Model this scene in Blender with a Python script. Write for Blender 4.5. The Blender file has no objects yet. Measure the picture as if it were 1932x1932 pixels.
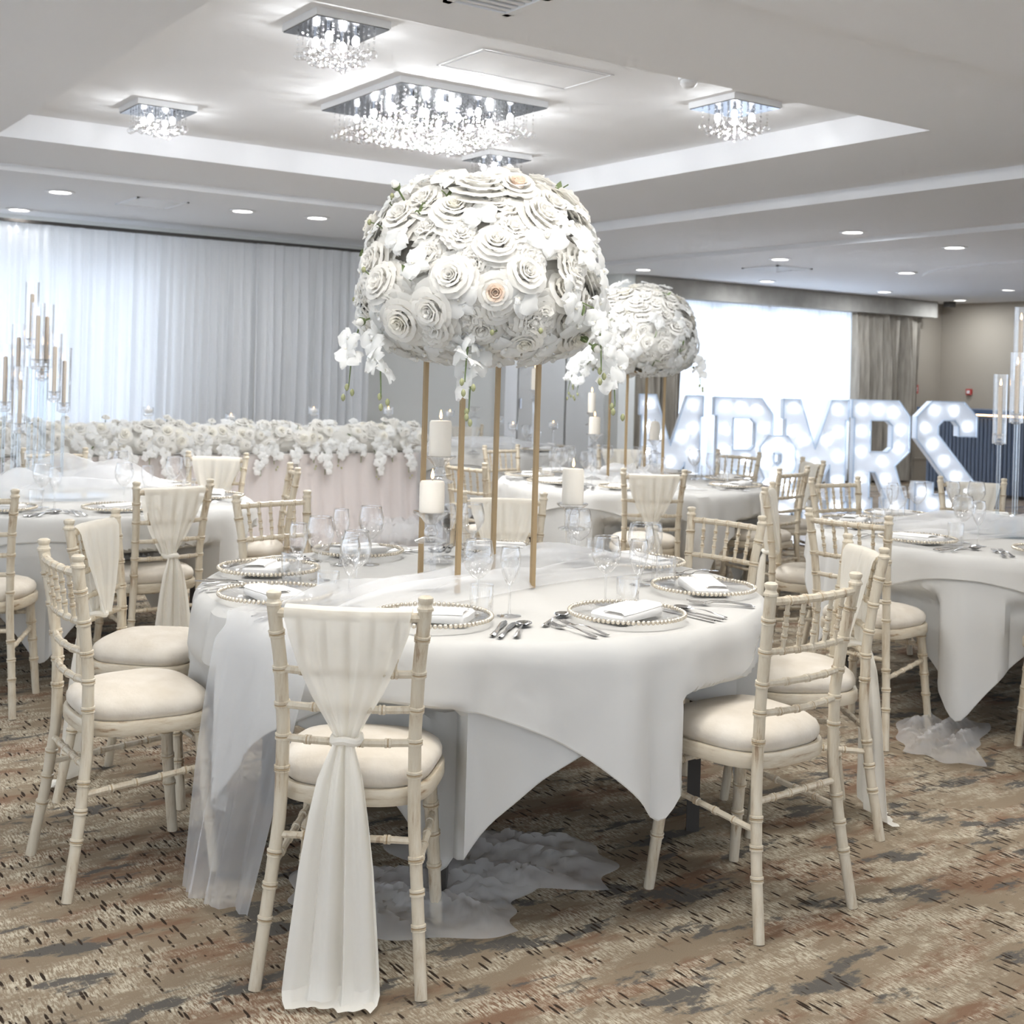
import bpy, bmesh, math, random
from mathutils import Vector, Matrix, Euler
PI = math.pi
R_ = math.radians
rnd = random.Random(7)
sc = bpy.context.scene
C = sc.collection

# ------------------------------------------------------------------ camera
F = 2368.0; TH = math.atan(0.0288); HC = 1.438
ct, st = math.cos(TH), math.sin(TH); WH = -258.3
FX, FY = math.cos(R_(55.5)), math.sin(R_(55.5))
fw = Vector((FX, FY, 0)); rt = Vector((FY, -FX, 0)); up = Vector((0, 0, 1))
cam_d = bpy.data.cameras.new('camera'); cam = bpy.data.objects.new('camera', cam_d); C.objects.link(cam)
xa = ct * rt + st * up; ya = -st * rt + ct * up; za = -fw
M = Matrix((xa, ya, za)).transposed().to_4x4(); M.translation = Vector((0, 0, HC)); cam.matrix_world = M
cam_d.sensor_width = 36; cam_d.lens = F / 1932 * 36
cam_d.shift_x = WH * st / 1932; cam_d.shift_y = WH * ct / 1932
cam_d.clip_start = 0.05
cam_d.dof.use_dof = True; cam_d.dof.focus_distance = 3.3; cam_d.dof.aperture_fstop = 7.1
sc.camera = cam

def ray(px, py):
    dx, dy = px - 966., py - 966.
    return (dx * ct + dy * st) / F, -(-dx * st + dy * ct - WH) / F
def at_d(px, py, d):
    a, b = ray(px, py); return Vector((d * FX + a * d * FY, d * FY - a * d * FX, HC + b * d))
def at(px, py, z):
    a, b = ray(px, py); return at_d(px, py, (z - HC) / b)
def at_y(px, py, Y):
    a, b = ray(px, py); return at_d(px, py, Y / (FY - a * FX))

# ------------------------------------------------------------------ world and light
w = bpy.data.worlds.new('world'); sc.world = w; w.use_nodes = True
bg = w.node_tree.nodes['Background']; bg.inputs[0].default_value = (0.78, 0.87, 1.0, 1); bg.inputs[1].default_value = 1.2
sc.view_settings.view_transform = 'Standard'; sc.view_settings.look = 'None'
sc.view_settings.gamma = 1.0; sc.view_settings.use_curve_mapping = False
sc.view_settings.exposure = 0.42
cy = sc.cycles
cy.max_bounces = 6; cy.diffuse_bounces = 3; cy.glossy_bounces = 2; cy.transmission_bounces = 3; cy.transparent_max_bounces = 14
cy.use_adaptive_sampling = True; cy.adaptive_threshold = 0.12; cy.adaptive_min_samples = 12
cy.caustics_reflective = False; cy.caustics_refractive = False; cy.sample_clamp_indirect = 4.0
cy.use_denoising = True
cy.blur_glossy = 0.5

def area(name, loc, target, sx, sy, power, col):
    l = bpy.data.lights.new(name, 'AREA'); l.shape = 'RECTANGLE'; l.size = sx; l.size_y = sy; l.energy = power; l.color = col
    o = bpy.data.objects.new(name, l); C.objects.link(o); o.location = loc
    o.rotation_euler = (Vector(target) - Vector(loc)).to_track_quat('-Z', 'Y').to_euler()
    return o
YW = 12.45
DAY = (0.66, 0.80, 1.0)
# daylight through the windows of the far wall, then an added fill lamp
area('daylight_left_window', (2.9, YW + .5, 1.5), (2.9, 5, 1.0), 3.4, 2.2, 34, DAY)
area('daylight_right_window', (12.7, YW + .5, 1.5), (11.5, 5, 1.0), 3.6, 2.2, 125, DAY)
area('fill_behind', (-2.0, -3.4, 2.0), (3, 5, 0.9), 5, 2.2, 28, (1.0, .97, .92))  # unseen fill lamp added behind the camera to brighten camera-facing surfaces
for x, y, pw in ((-.3, 1.2, 3), (1.6, .3, 3), (3.4, -.6, 3), (1.0, 2.3, 10), (3.3, 2.0, 10), (1.55, 2.5, 13), (2.5, 2.35, 11), (.9, 3.7, 9), (4.4, 2.5, 9), (6.0, 1.8, 6), (7.6, 3.4, 5), (.3, 6.2, 4)):   # ceiling lamps of the near part of the room
    area('near_downlight', (x, y, 2.78), (x, y, 0), .35, .35, pw, (1, .975, .94))

# ------------------------------------------------------------------ materials
def S(h):  # sRGB 0..255 triple to linear
    return tuple((c / 255 / 12.92) if c / 255 <= .04045 else ((c / 255 + .055) / 1.055) ** 2.4 for c in h) + (1,)
def mat(name):
    m = bpy.data.materials.new(name); m.use_nodes = True
    nt = m.node_tree; return m, nt, nt.nodes['Principled BSDF'], nt.nodes['Material Output']
def plain(name, col, rough=.5, metal=0, spec=.5, emit=None, es=0, bump=None, var=None):
    m, nt, p, o = mat(name)
    p.inputs['Base Color'].default_value = S(col); p.inputs['Roughness'].default_value = rough
    p.inputs['Metallic'].default_value = metal; p.inputs['Specular IOR Level'].default_value = spec
    if emit: p.inputs['Emission Color'].default_value = S(emit); p.inputs['Emission Strength'].default_value = es
    if var:  # (second colour, noise scale xyz)
        tc = nt.nodes.new('ShaderNodeTexCoord'); mp = nt.nodes.new('ShaderNodeMapping'); nz = nt.nodes.new('ShaderNodeTexNoise'); rp = nt.nodes.new('ShaderNodeValToRGB')
        mp.inputs['Scale'].default_value = var[1]; nz.inputs['Scale'].default_value = 1; nz.inputs['Detail'].default_value = 6
        nt.links.new(tc.outputs['Object'], mp.inputs[0]); nt.links.new(mp.outputs[0], nz.inputs[0]); nt.links.new(nz.outputs[0], rp.inputs[0])
        rp.color_ramp.elements[0].position = var[2] if len(var) > 2 else .4; rp.color_ramp.elements[1].position = var[3] if len(var) > 3 else .65
        rp.color_ramp.elements[0].color = S(col); rp.color_ramp.elements[1].color = S(var[0])
        nt.links.new(rp.outputs[0], p.inputs['Base Color'])
    if bump:
        tc = nt.nodes.new('ShaderNodeTexCoord'); nz = nt.nodes.new('ShaderNodeTexNoise'); b = nt.nodes.new('ShaderNodeBump')
        nz.inputs['Scale'].default_value = bump[0]; nz.inputs['Detail'].default_value = 4; b.inputs['Strength'].default_value = bump[1]; b.inputs['Distance'].default_value = .01
        nt.links.new(tc.outputs['Object'], nz.inputs[0]); nt.links.new(nz.outputs[0], b.inputs['Height']); nt.links.new(b.outputs[0], p.inputs['Normal'])
    return m
def cloth_mat(name, col, transp=0.0, transl=.35, rough=1.0, weave=0):
    m, nt, p, o = mat(name); nt.nodes.remove(p)
    d = nt.nodes.new('ShaderNodeBsdfDiffuse'); d.inputs[0].default_value = S(col)
    t = nt.nodes.new('ShaderNodeBsdfTranslucent'); t.inputs[0].default_value = S(col)
    mx = nt.nodes.new('ShaderNodeMixShader'); mx.inputs[0].default_value = transl
    nt.links.new(d.outputs[0], mx.inputs[1]); nt.links.new(t.outputs[0], mx.inputs[2])
    out = mx
    if transp > 0:
        tr = nt.nodes.new('ShaderNodeBsdfTransparent'); m2 = nt.nodes.new('ShaderNodeMixShader'); m2.inputs[0].default_value = transp
        nt.links.new(mx.outputs[0], m2.inputs[1]); nt.links.new(tr.outputs[0], m2.inputs[2]); out = m2
    if weave:
        tc = nt.nodes.new('ShaderNodeTexCoord'); nz = nt.nodes.new('ShaderNodeTexNoise'); b = nt.nodes.new('ShaderNodeBump')
        nz.inputs['Scale'].default_value = weave; nz.inputs['Detail'].default_value = 3; b.inputs['Strength'].default_value = .35; b.inputs['Distance'].default_value = .02
        nt.links.new(tc.outputs['Object'], nz.inputs[0]); nt.links.new(nz.outputs[0], b.inputs['Height']); nt.links.new(b.outputs[0], d.inputs['Normal'])
    nt.links.new(out.outputs[0], o.inputs[0]); return m
def glass_mat(name, tint=(255, 255, 255), edge=.95, base=.035, rough=.02):
    # thin clear glass: transparent, with reflection growing towards grazing angles
    m, nt, p, o = mat(name); nt.nodes.remove(p)
    g = nt.nodes.new('ShaderNodeBsdfGlossy'); g.inputs['Roughness'].default_value = rough; g.inputs[0].default_value = (1, 1, 1, 1)
    tr = nt.nodes.new('ShaderNodeBsdfTransparent'); tr.inputs[0].default_value = S(tint)
    lw = nt.nodes.new('ShaderNodeLayerWeight'); lw.inputs[0].default_value = .33
    mr = nt.nodes.new('ShaderNodeMapRange'); mr.inputs[3].default_value = base; mr.inputs[4].default_value = edge
    mx = nt.nodes.new('ShaderNodeMixShader')
    nt.links.new(lw.outputs['Facing'], mr.inputs[0]); nt.links.new(mr.outputs[0], mx.inputs[0])
    nt.links.new(tr.outputs[0], mx.inputs[1]); nt.links.new(g.outputs[0], mx.inputs[2]); nt.links.new(mx.outputs[0], o.inputs[0])
    return m
def emis(name, col, s):
    m, nt, p, o = mat(name); nt.nodes.remove(p); e = nt.nodes.new('ShaderNodeEmission'); e.inputs[0].default_value = S(col); e.inputs[1].default_value = s
    nt.links.new(e.outputs[0], o.inputs[0])
    if name in ('candle_flame', 'letter_bulb', 'chandelier_bulb', 'downlight_lens', 'bar_led'): m.cycles.emission_sampling = 'NONE'
    return m

def wood_mat(name='limewashed_wood', gs=(60, 60, 7)):
    m, nt, p, o = mat(name); N = nt.nodes.new; L = nt.links.new
    tc = N('ShaderNodeTexCoord'); mp = N('ShaderNodeMapping'); mp.inputs['Scale'].default_value = gs
    nz = N('ShaderNodeTexNoise'); nz.inputs['Scale'].default_value = 1; nz.inputs['Detail'].default_value = 7; nz.inputs['Roughness'].default_value = .7
    rp = N('ShaderNodeValToRGB'); e = rp.color_ramp.elements
    e[0].position = .30; e[0].position = .34; e[0].color = S((142, 114, 86)); e[1].position = .58; e[1].color = S((210, 200, 180))
    k = rp.color_ramp.elements.new(.42); k.color = S((190, 174, 148))
    n2 = N('ShaderNodeTexNoise'); n2.inputs['Scale'].default_value = 9; n2.inputs['Detail'].default_value = 3
    r2 = N('ShaderNodeMapRange'); r2.inputs[1].default_value = .35; r2.inputs[2].default_value = .7
    mx = N('ShaderNodeMixRGB'); mx.inputs[2].default_value = S((208, 197, 176))
    L(tc.outputs['Object'], mp.inputs[0]); L(mp.outputs[0], nz.inputs[0]); L(nz.outputs[0], rp.inputs[0]); L(tc.outputs['Object'], n2.inputs[0])
    L(n2.outputs[0], r2.inputs[0]); L(r2.outputs[0], mx.inputs[0]); L(rp.outputs[0], mx.inputs[1]); L(mx.outputs[0], p.inputs['Base Color'])
    p.inputs['Roughness'].default_value = .38
    return m
def carpet_mat():
    m, nt, p, o = mat('patterned_carpet'); N = nt.nodes.new; L = nt.links.new
    tc = N('ShaderNodeTexCoord')
    def noise(scale, det=3, rough=.5, off=(0, 0, 0), dist=0):
        mp = N('ShaderNodeMapping'); mp.inputs['Scale'].default_value = scale; mp.inputs['Location'].default_value = off
        n = N('ShaderNodeTexNoise'); n.inputs['Scale'].default_value = 1; n.inputs['Detail'].default_value = det; n.inputs['Roughness'].default_value = rough
        n.inputs['Distortion'].default_value = dist
        L(tc.outputs['Object'], mp.inputs[0]); L(mp.outputs[0], n.inputs[0]); return n.outputs[0]
    def step(src, lo, hi):
        r = N('ShaderNodeMapRange'); r.inputs[1].default_value = lo; r.inputs[2].default_value = hi; L(src, r.inputs[0]); return r.outputs[0]
    def mix(f, a, b):
        x = N('ShaderNodeMixRGB'); L(f, x.inputs[0])
        for i, c in ((1, a), (2, b)):
            if isinstance(c, tuple): x.inputs[i].default_value = S(c)
            else: L(c, x.inputs[i])
        return x.outputs[0]
    def mul(a, b):
        x = N('ShaderNodeMath'); x.operation = 'MULTIPLY'; L(a, x.inputs[0]); L(b, x.inputs[1]); return x.outputs[0]
    col = mix(step(noise((2.0, 5.5, 1), 5, .65), .51, .59), (142, 127, 107), (130, 104, 84))          # tan with terracotta drifts
    hatch = step(noise((190, 34, 1), 3, .7), .44, .56)
    pale = mul(step(noise((3.0, 7.5, 1), 6, .7, (3, 7, 0)), .45, .58), hatch)
    col = mix(pale, col, (200, 190, 169))
    grey = mul(step(noise((3.2, 7.5, 1), 6, .65, (11, 2, 0)), .555, .60), step(noise((130, 22, 1), 2, .6, (5, 5, 0)), .26, .40))
    col = mix(grey, col, (98, 94, 88))
    vor = N('ShaderNodeTexVoronoi'); vm = N('ShaderNodeMapping'); vm.inputs['Scale'].default_value = (80, 13, 1); vor.inputs['Scale'].default_value = 1
    L(tc.outputs['Object'], vm.inputs[0]); L(vm.outputs[0], vor.inputs[0])
    sep = N('ShaderNodeSeparateColor'); L(vor.outputs['Color'], sep.inputs[0])
    dash = mul(mul(step(vor.outputs['Distance'], .36, .30), step(sep.outputs[0], .45, .50)), step(noise((2.4, 5.0, 1), 5, .65, (1, 9, 0)), .46, .50))
    col = mix(dash, col, (56, 46, 38))
    fine = noise((420, 420, 1), 2); col2 = N('ShaderNodeMixRGB'); col2.blend_type = 'MULTIPLY'; col2.inputs[0].default_value = .55
    L(col, col2.inputs[1]); rr = N('ShaderNodeMapRange'); rr.inputs[3].default_value = .45; rr.inputs[4].default_value = 1.35; L(fine, rr.inputs[0])
    L(rr.outputs[0], col2.inputs[2]); L(col2.outputs[0], p.inputs['Base Color'])
    p.inputs['Roughness'].default_value = 1; p.inputs['Specular IOR Level'].default_value = .1
    b = N('ShaderNodeBump'); b.inputs['Strength'].default_value = .4; b.inputs['Distance'].default_value = .004; L(fine, b.inputs['Height']); L(b.outputs[0], p.inputs['Normal'])
    return m
def plank_mat():
    m, nt, p, o = mat('dance_floor_wood'); N = nt.nodes.new; L = nt.links.new
    tc = N('ShaderNodeTexCoord'); br = N('ShaderNodeTexBrick'); br.inputs['Scale'].default_value = 1; br.inputs['Brick Width'].default_value = 1.2; br.inputs['Row Height'].default_value = .15
    br.inputs['Mortar Size'].default_value = .004; br.inputs[1].default_value = S((172, 156, 138)); br.inputs[2].default_value = S((150, 134, 118)); br.inputs[3].default_value = S((90, 80, 70))
    L(tc.outputs['Object'], br.inputs[0]); L(br.outputs[0], p.inputs['Base Color']); p.inputs['Roughness'].default_value = .22
    return m
MT = {}
MT['wood'] = wood_mat(); MT['groove'] = plain('worn_brown_groove', (186, 166, 136), .5); MT['woodseat'] = wood_mat('limewashed_wood_seat', (9, 9, 60)); MT['carpet'] = carpet_mat(); MT['planks'] = plank_mat()
MT['cushion'] = plain('cream_suede', (206, 196, 180), .95, var=((220, 212, 199), (6, 6, 6)), bump=(60, .15))
MT['ceiling'] = plain('white_ceiling_paint', (240, 240, 241), .9, bump=(3, .05))
MT['wall'] = plain('taupe_wall_paint', (172, 162, 147), .9)
MT['wallgrey'] = plain('grey_wall_paint', (222, 222, 217), .9)
MT['door'] = plain('grey_door_paint', (206, 205, 202), .6)
MT['white'] = plain('white_paint', (238, 238, 238), .45)
MT['dark'] = plain('dark_metal', (60, 56, 52), .5)
MT['chrome'] = plain('chrome', (225, 225, 228), .12, metal=1)
MT['steel'] = plain('polished_steel', (215, 213, 210), .16, metal=1)
MT['gold'] = plain('brushed_gold', (168, 144, 108), .45, metal=.35)
MT['linen'] = cloth_mat('white_table_linen', (219, 217, 212), 0, .18, weave=5)
MT['linen2'] = cloth_mat('white_linen_underlay', (216, 215, 211), 0, .18, weave=5)
MT['napkin'] = cloth_mat('white_napkin', (246, 244, 240), 0, .1)
MT['chiffon'] = cloth_mat('ivory_chiffon', (250, 246, 236), .20, .38)
MT['chiffon2'] = cloth_mat('ivory_chiffon_tail', (250, 246, 236), .04, .3)
MT['tulle'] = cloth_mat('white_tulle', (250, 250, 250), .66, .35)
MT['sheer'] = cloth_mat('white_sheer_drape', (247, 248, 250), .03, .55)
MT['sheer2'] = cloth_mat('thin_window_sheer', (246, 248, 252), .10, .65)
MT['blush'] = cloth_mat('blush_table_skirt', (236, 222, 214), 0, .25)
MT['drape'] = plain('taupe_velvet_drape', (146, 138, 126), .9, var=((176, 167, 153), (25, 25, 3), .35, .7))
MT['petal'] = cloth_mat('white_petal', (252, 250, 245), 0, .55)
MT['petal2'] = cloth_mat('cream_petal', (252, 249, 240), 0, .55)
MT['blushpetal'] = cloth_mat('blush_petal', (251, 234, 218), 0, .55)
MT['orchid'] = cloth_mat('orchid_petal', (252, 252, 250), .04, .55)
MT['green'] = plain('leaf_green', (98, 112, 70), .6)
MT['bud'] = plain('green_bud', (150, 152, 112), .6)
MT['glass'] = glass_mat('clear_glass')
MT['glassthick'] = glass_mat('crystal_glass', (252, 252, 252), .9, .06)
MT['acrylic'] = glass_mat('clear_acrylic', (244, 249, 253), .9, .05)
MT['wax'] = plain('ivory_wax', (244, 236, 222), .6); MT['wax'].node_tree.nodes['Principled BSDF'].inputs['Subsurface Weight'].default_value = .0
MT['waxtaper'] = plain('beige_wax', (214, 196, 172), .6)
MT['waxwhite'] = plain('white_wax', (246, 243, 238), .6)
MT['flame'] = emis('candle_flame', (255, 190, 120), 9)
MT['bulb'] = emis('chandelier_bulb', (250, 251, 255), 6)
MT['letterbulb'] = emis('letter_bulb', (235, 243, 255), 30)
MT['downlight'] = emis('downlight_lens', (255, 252, 244), 9)
MT['led'] = emis('bar_led', (255, 196, 140), 6)
MT['sky'] = emis('overcast_sky', (238, 245, 255), 2.6)
MT['navy'] = plain('navy_ribbed_panel', (98, 108, 124), .5)
MT['navytop'] = plain('dark_blue_counter', (46, 66, 92), .3)
MT['letter'] = plain('letter_white', (236, 240, 246), .4)
MT['letterrim'] = plain('letter_rim', (196, 210, 226), .4)
MT['red'] = plain('alarm_red', (190, 60, 55), .5)
MT['tabletop'] = plain('table_board', (120, 96, 72), .6)

# ------------------------------------------------------------------ mesh helpers
class MB:
    def __init__(s): s.v = []; s.f = []; s.mi = []
    def add(s, vs, fs, mi=0):
        k = len(s.v); s.v += [tuple(x) for x in vs]; s.f += [tuple(i + k for i in f) for f in fs]; s.mi += [mi] * len(fs); return s
    def box(s, c, d, rz=0, mi=0, taper=1):
        cx, cy_, cz = c; hx, hy, hz = d[0] / 2, d[1] / 2, d[2] / 2; vs = []
        for z in (-hz, hz):
            t = taper if z > 0 else 1
            for x, y in ((-hx, -hy), (hx, -hy), (hx, hy), (-hx, hy)):
                x *= t; y *= t
                vs.append((cx + x * math.cos(rz) - y * math.sin(rz), cy_ + x * math.sin(rz) + y * math.cos(rz), cz + z))
        return s.add(vs, [(0, 3, 2, 1), (4, 5, 6, 7), (0, 1, 5, 4), (1, 2, 6, 5), (2, 3, 7, 6), (3, 0, 4, 7)], mi)
    def lathe(s, prof, n=16, o=(0, 0, 0), mi=0, cap=True):
        vs = []; fs = []; m = len(prof)
        for r, z in prof:
            for k in range(n):
                a = 2 * PI * k / n; vs.append((o[0] + r * math.cos(a), o[1] + r * math.sin(a), o[2] + z))
        for i in range(m - 1):
            for k in range(n):
                a, b = i * n + k, i * n + (k + 1) % n; fs.append((a, b, b + n, a + n))
        if cap:
            if prof[0][0] > 1e-4: fs.append(tuple(range(n - 1, -1, -1)))
            if prof[-1][0] > 1e-4: fs.append(tuple((m - 1) * n + k for k in range(n)))
        return s.add(vs, fs, mi)
    def tube(s, pts, rad, n=8, mi=0, closed=False, cap=True):
        pts = [Vector(p) for p in pts]; m = len(pts)
        if not isinstance(rad, (list, tuple)): rad = [rad] * m
        seg = mi if isinstance(mi, list) else None
        vs = []; fs = []; ref = None
        for i, p in enumerate(pts):
            if closed: t = pts[(i + 1) % m] - pts[i - 1]
            else: t = pts[min(i + 1, m - 1)] - pts[max(i - 1, 0)]
            if t.length < 1e-9: t = Vector((0, 0, 1))
            t.normalize()
            if ref is None:
                ref = Vector((0, 0, 1)).cross(t)
                if ref.length < .05: ref = Vector((1, 0, 0))
            ref = (ref - t * ref.dot(t)).normalized(); b = t.cross(ref)
            for k in range(n):
                a = 2 * PI * k / n; vs.append(p + (ref * math.cos(a) + b * math.sin(a)) * rad[i])
        for i in range(m if closed else m - 1):
            j = (i + 1) % m
            for k in range(n): fs.append((i * n + k, i * n + (k + 1) % n, j * n + (k + 1) % n, j * n + k))
        if cap and not closed: fs.append(tuple(range(n - 1, -1, -1))); fs.append(tuple((m - 1) * n + k for k in range(n)))
        if seg is None: return s.add(vs, fs, mi)
        s.add(vs, fs, 0)
        if any(seg):
            b = len(s.mi) - len(fs)
            for i in range(m - 1):
                if seg[i]: s.mi[b + i * n:b + (i + 1) * n] = [1] * n
        return s
    def grid(s, rows, wrap=False, mi=0):
        m, n = len(rows), len(rows[0]); vs = [p for r in rows for p in r]; fs = []
        for i in range(m - 1):
            for k in range(n if wrap else n - 1): fs.append((i * n + k, i * n + (k + 1) % n, (i + 1) * n + (k + 1) % n, (i + 1) * n + k))
        return s.add(vs, fs, mi)
    def prism(s, poly, y0, y1, holes=(), mi=0):
        """poly in x,z extruded along y (tessellated, holes allowed)"""
        from mathutils.geometry import tessellate_polygon
        loops = [poly] + list(holes)
        tri = tessellate_polygon([[Vector((x, z, 0)) for x, z in lp] for lp in loops])
        flat = [p for lp in loops for p in lp]; n = len(flat)
        vs = [(x, y0, z) for x, z in flat] + [(x, y1, z) for x, z in flat]
        fs = [tuple(t) for t in tri] + [tuple(i + n for i in reversed(t)) for t in tri]
        k = 0
        for lp in loops:
            for i in range(len(lp)): a, b = k + i, k + (i + 1) % len(lp); fs.append((a, b, b + n, a + n))
            k += len(lp)
        return s.add(vs, fs, mi)
    def sph(s, c, r, n=8, m=6, mi=0, sz=1):
        pr = [(r * math.sin(PI * i / m), -r * sz * math.cos(PI * i / m)) for i in range(m + 1)]
        pr[0] = (1e-5, pr[0][1]); pr[-1] = (1e-5, pr[-1][1])
        return s.lathe(pr, n, c, mi, cap=False)
    def mesh(s, name, mats, smooth=True, fixn=False):
        me = bpy.data.meshes.new(name); me.from_pydata(s.v, [], s.f)
        for m in (mats if isinstance(mats, (list, tuple)) else [mats]): me.materials.append(MT[m] if isinstance(m, str) else m)
        if any(s.mi): me.polygons.foreach_set('material_index', s.mi)
        if fixn:
            b = bmesh.new(); b.from_mesh(me); bmesh.ops.recalc_face_normals(b, faces=b.faces); b.to_mesh(me); b.free()
        if smooth: me.shade_smooth() if smooth is True else me.shade_smooth()
        if smooth == 'auto' or smooth is True:
            try: me.set_sharp_from_angle(angle=R_(38))
            except Exception: pass
        me.update(); return me
def obj(name, mb, m=None, parent=None, loc=None, rz=0, smooth=True, fixn=True):
    me = mb if isinstance(mb, bpy.types.Mesh) else mb.mesh(name, m, smooth, fixn)
    o = bpy.data.objects.new(name, me); C.objects.link(o)
    if parent: o.parent = parent
    if loc is not None: o.location = loc
    if rz: o.rotation_euler = (0, 0, rz)
    return o
def tag(o, label, cat, group=None, kind=None):
    o['label'] = label; o['category'] = cat
    if group: o['group'] = group
    if kind: o['kind'] = kind
    return o
def thing(name, label, cat, loc=(0, 0, 0), rz=0, group=None):
    o = bpy.data.objects.new(name, None); C.objects.link(o); o.location = loc; o.rotation_euler = (0, 0, rz); o.empty_display_size = .05
    return tag(o, label, cat, group)
def struct(name, mb, m, smooth=False):
    o = obj(name, mb, m, smooth=smooth); o['kind'] = 'structure'; return o
KIDS = {}
def dup(root, loc, rz, label, group=None, rot=None):
    def cp(o, parent):
        c = o.copy(); C.objects.link(c)
        if parent: c.parent = parent
        for k in KIDS[o.name]: cp(k, c)
        return c
    if root.name not in KIDS:
        def reg(o):
            KIDS[o.name] = [x for x in C.objects if x.parent == o]
            for k in KIDS[o.name]: reg(k)
        reg(root)
    r = cp(root, None); r.location = loc; r.rotation_euler = rot if rot else (0, 0, rz); r['label'] = label
    if group: r['group'] = group
    return r
class Proto:
    """first call places the prototype itself, later calls copy it"""
    def __init__(s, root): s.root = root; s.used = False
    def put(s, loc, rz, label, group=None, rot=None):
        if not s.used:
            s.used = True; s.root.location = loc; s.root.rotation_euler = rot if rot else (0, 0, rz); s.root['label'] = label
            if group: s.root['group'] = group
            return s.root
        return dup(s.root, loc, rz, label, group, rot)
# ------------------------------------------------------------------ structure
X0, X1, Y0 = -3.2, 16.62, -4.2
Z1, ZL, ZM, ZF, ZT, ZN = 2.868, 2.818, 2.785, 2.74, 3.03, 2.82
struct('floor', MB().add([(X0, Y0, 0), (X1 + 3, Y0, 0), (X1 + 3, YW, 0), (X0, YW, 0)], [(0, 1, 2, 3)]), 'carpet')
df = MB().box((11.7, 8.9, .006), (6.6, 5.6, .012)); struct('floor_dance', df, 'planks')
TX0, TX1, TY0, TY1 = 1.76, 5.83, 4.48, 8.48
BX, BY, NY, B2 = 7.15, 9.62, 3.34, 9.08
c = MB()
def slab(x0, x1, y0, y1, z): c.box(((x0 + x1) / 2, (y0 + y1) / 2, (z + 3.2) / 2), (x1 - x0, y1 - y0, 3.2 - z))
slab(X0, BX, Y0, NY, ZN); slab(BX, B2, Y0, YW, ZM); slab(B2, X1 + 3, Y0, YW, ZF)
slab(X0, BX, BY, YW, ZL)
slab(X0, TX0, NY, BY, Z1); slab(TX1, BX, NY, BY, Z1); slab(TX0, TX1, NY, TY0, Z1); slab(TX0, TX1, TY1, BY, Z1)
c.box(((TX0 + TX1) / 2, (TY0 + TY1) / 2, (ZT + 3.3) / 2), (TX1 - TX0, TY1 - TY0, 3.3 - ZT))
struct('ceiling', c, 'ceiling')
# round lowered raft over the dance floor
struct('ceiling_raft', MB().lathe([(2.3, 0), (2.3, .028)], 64, (13.6, 7.6, ZF - .024)), 'ceiling')
# far wall with two window openings
wl = MB(); WT = .25
wins = [(1.2, 4.1, .12, 2.45), (10.9, 14.75, .12, 2.50)]
def wbox(x0, x1, z0, z1, m=wl): m.box(((x0 + x1) / 2, YW + WT / 2, (z0 + z1) / 2), (x1 - x0, WT, z1 - z0))
wbox(X0, 1.2, 0, 3.2); wbox(1.2, 4.1, 0, .12); wbox(1.2, 4.1, 2.45, 3.2); wbox(4.1, 10.9, 0, 3.2)
w2 = MB(); struct('wall_far', wl, 'wallgrey')
wbox(10.9, 14.75, 0, .12, w2); wbox(10.9, 14.75, 2.5, 3.2, w2); wbox(14.75, X1 + .2, 0, 3.2, w2)
struct('wall_far_right', w2, 'wall')
struct('wall_right', MB().box((X1 + .1, YW / 2 + .5, 1.6), (.2, YW - 1, 3.2)), 'wall')
struct('baseboard_far', MB().box((15.7, YW - .012, .17), (1.8, .024, .34)).box((15.7, YW - .03, .33), (1.8, .02, .02)), 'wall')
def window(n, x0, x1, z0, z1, mull):
    m = MB(); t = .07
    for z in (z0 + t / 2, z1 - t / 2): m.box(((x0 + x1) / 2, YW + .12, z), (x1 - x0, .08, t))
    for x in [x0 + t / 2, x1 - t / 2] + mull: m.box((x, YW + .12, (z0 + z1) / 2), (t if x in (x0 + t / 2, x1 - t / 2) else .13, .08, z1 - z0))
    f = obj('window_%d' % n, m, 'white', smooth=False); f['kind'] = 'structure'
    g = obj('pane', MB().box(((x0 + x1) / 2, YW + .12, (z0 + z1) / 2), (x1 - x0 - .1, .012, z1 - z0 - .1)), 'glass', f, smooth=False)
window(1, 1.2, 4.1, .12, 2.45, [2.25, 3.43]); window(2, 10.9, 14.75, .12, 2.5, [11.75, 12.75, 13.75])
# double doors and joinery between backdrop and column
def door(n, x0, x1, hinge):
    m = MB().box(((x0 + x1) / 2, YW - .02, 1.05), (x1 - x0 - .012, .04, 2.1))
    d = obj('door_%d' % n, m, 'door', smooth=False); d['kind'] = 'structure'
    for z in (.35, 1.1, 1.85):
        obj('hinge', MB().box((hinge, YW - .05, z), (.02, .02, .12)), 'chrome', d, smooth=False)
door(1, 8.57, 9.27, 8.6); door(2, 9.29, 10.0, 9.97)
struct('trim_1', MB().box((8.46, YW - .03, 1.1), (.16, .06, 2.2)).box((8.36, YW - .045, 1.1), (.03, .09, 2.2)).box((9.2, YW - .03, 2.16), (1.7, .06, .1)), 'white')
struct('trim_2', MB().box((10.02, YW - .16, 1.4), (.26, .32, 2.8)), 'wallgrey')

MT['pelmetcloth'] = plain('taupe_pelmet_cloth', (150, 145, 137), .9, var=((166, 161, 152), (5, 5, 5), .35, .7))
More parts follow.
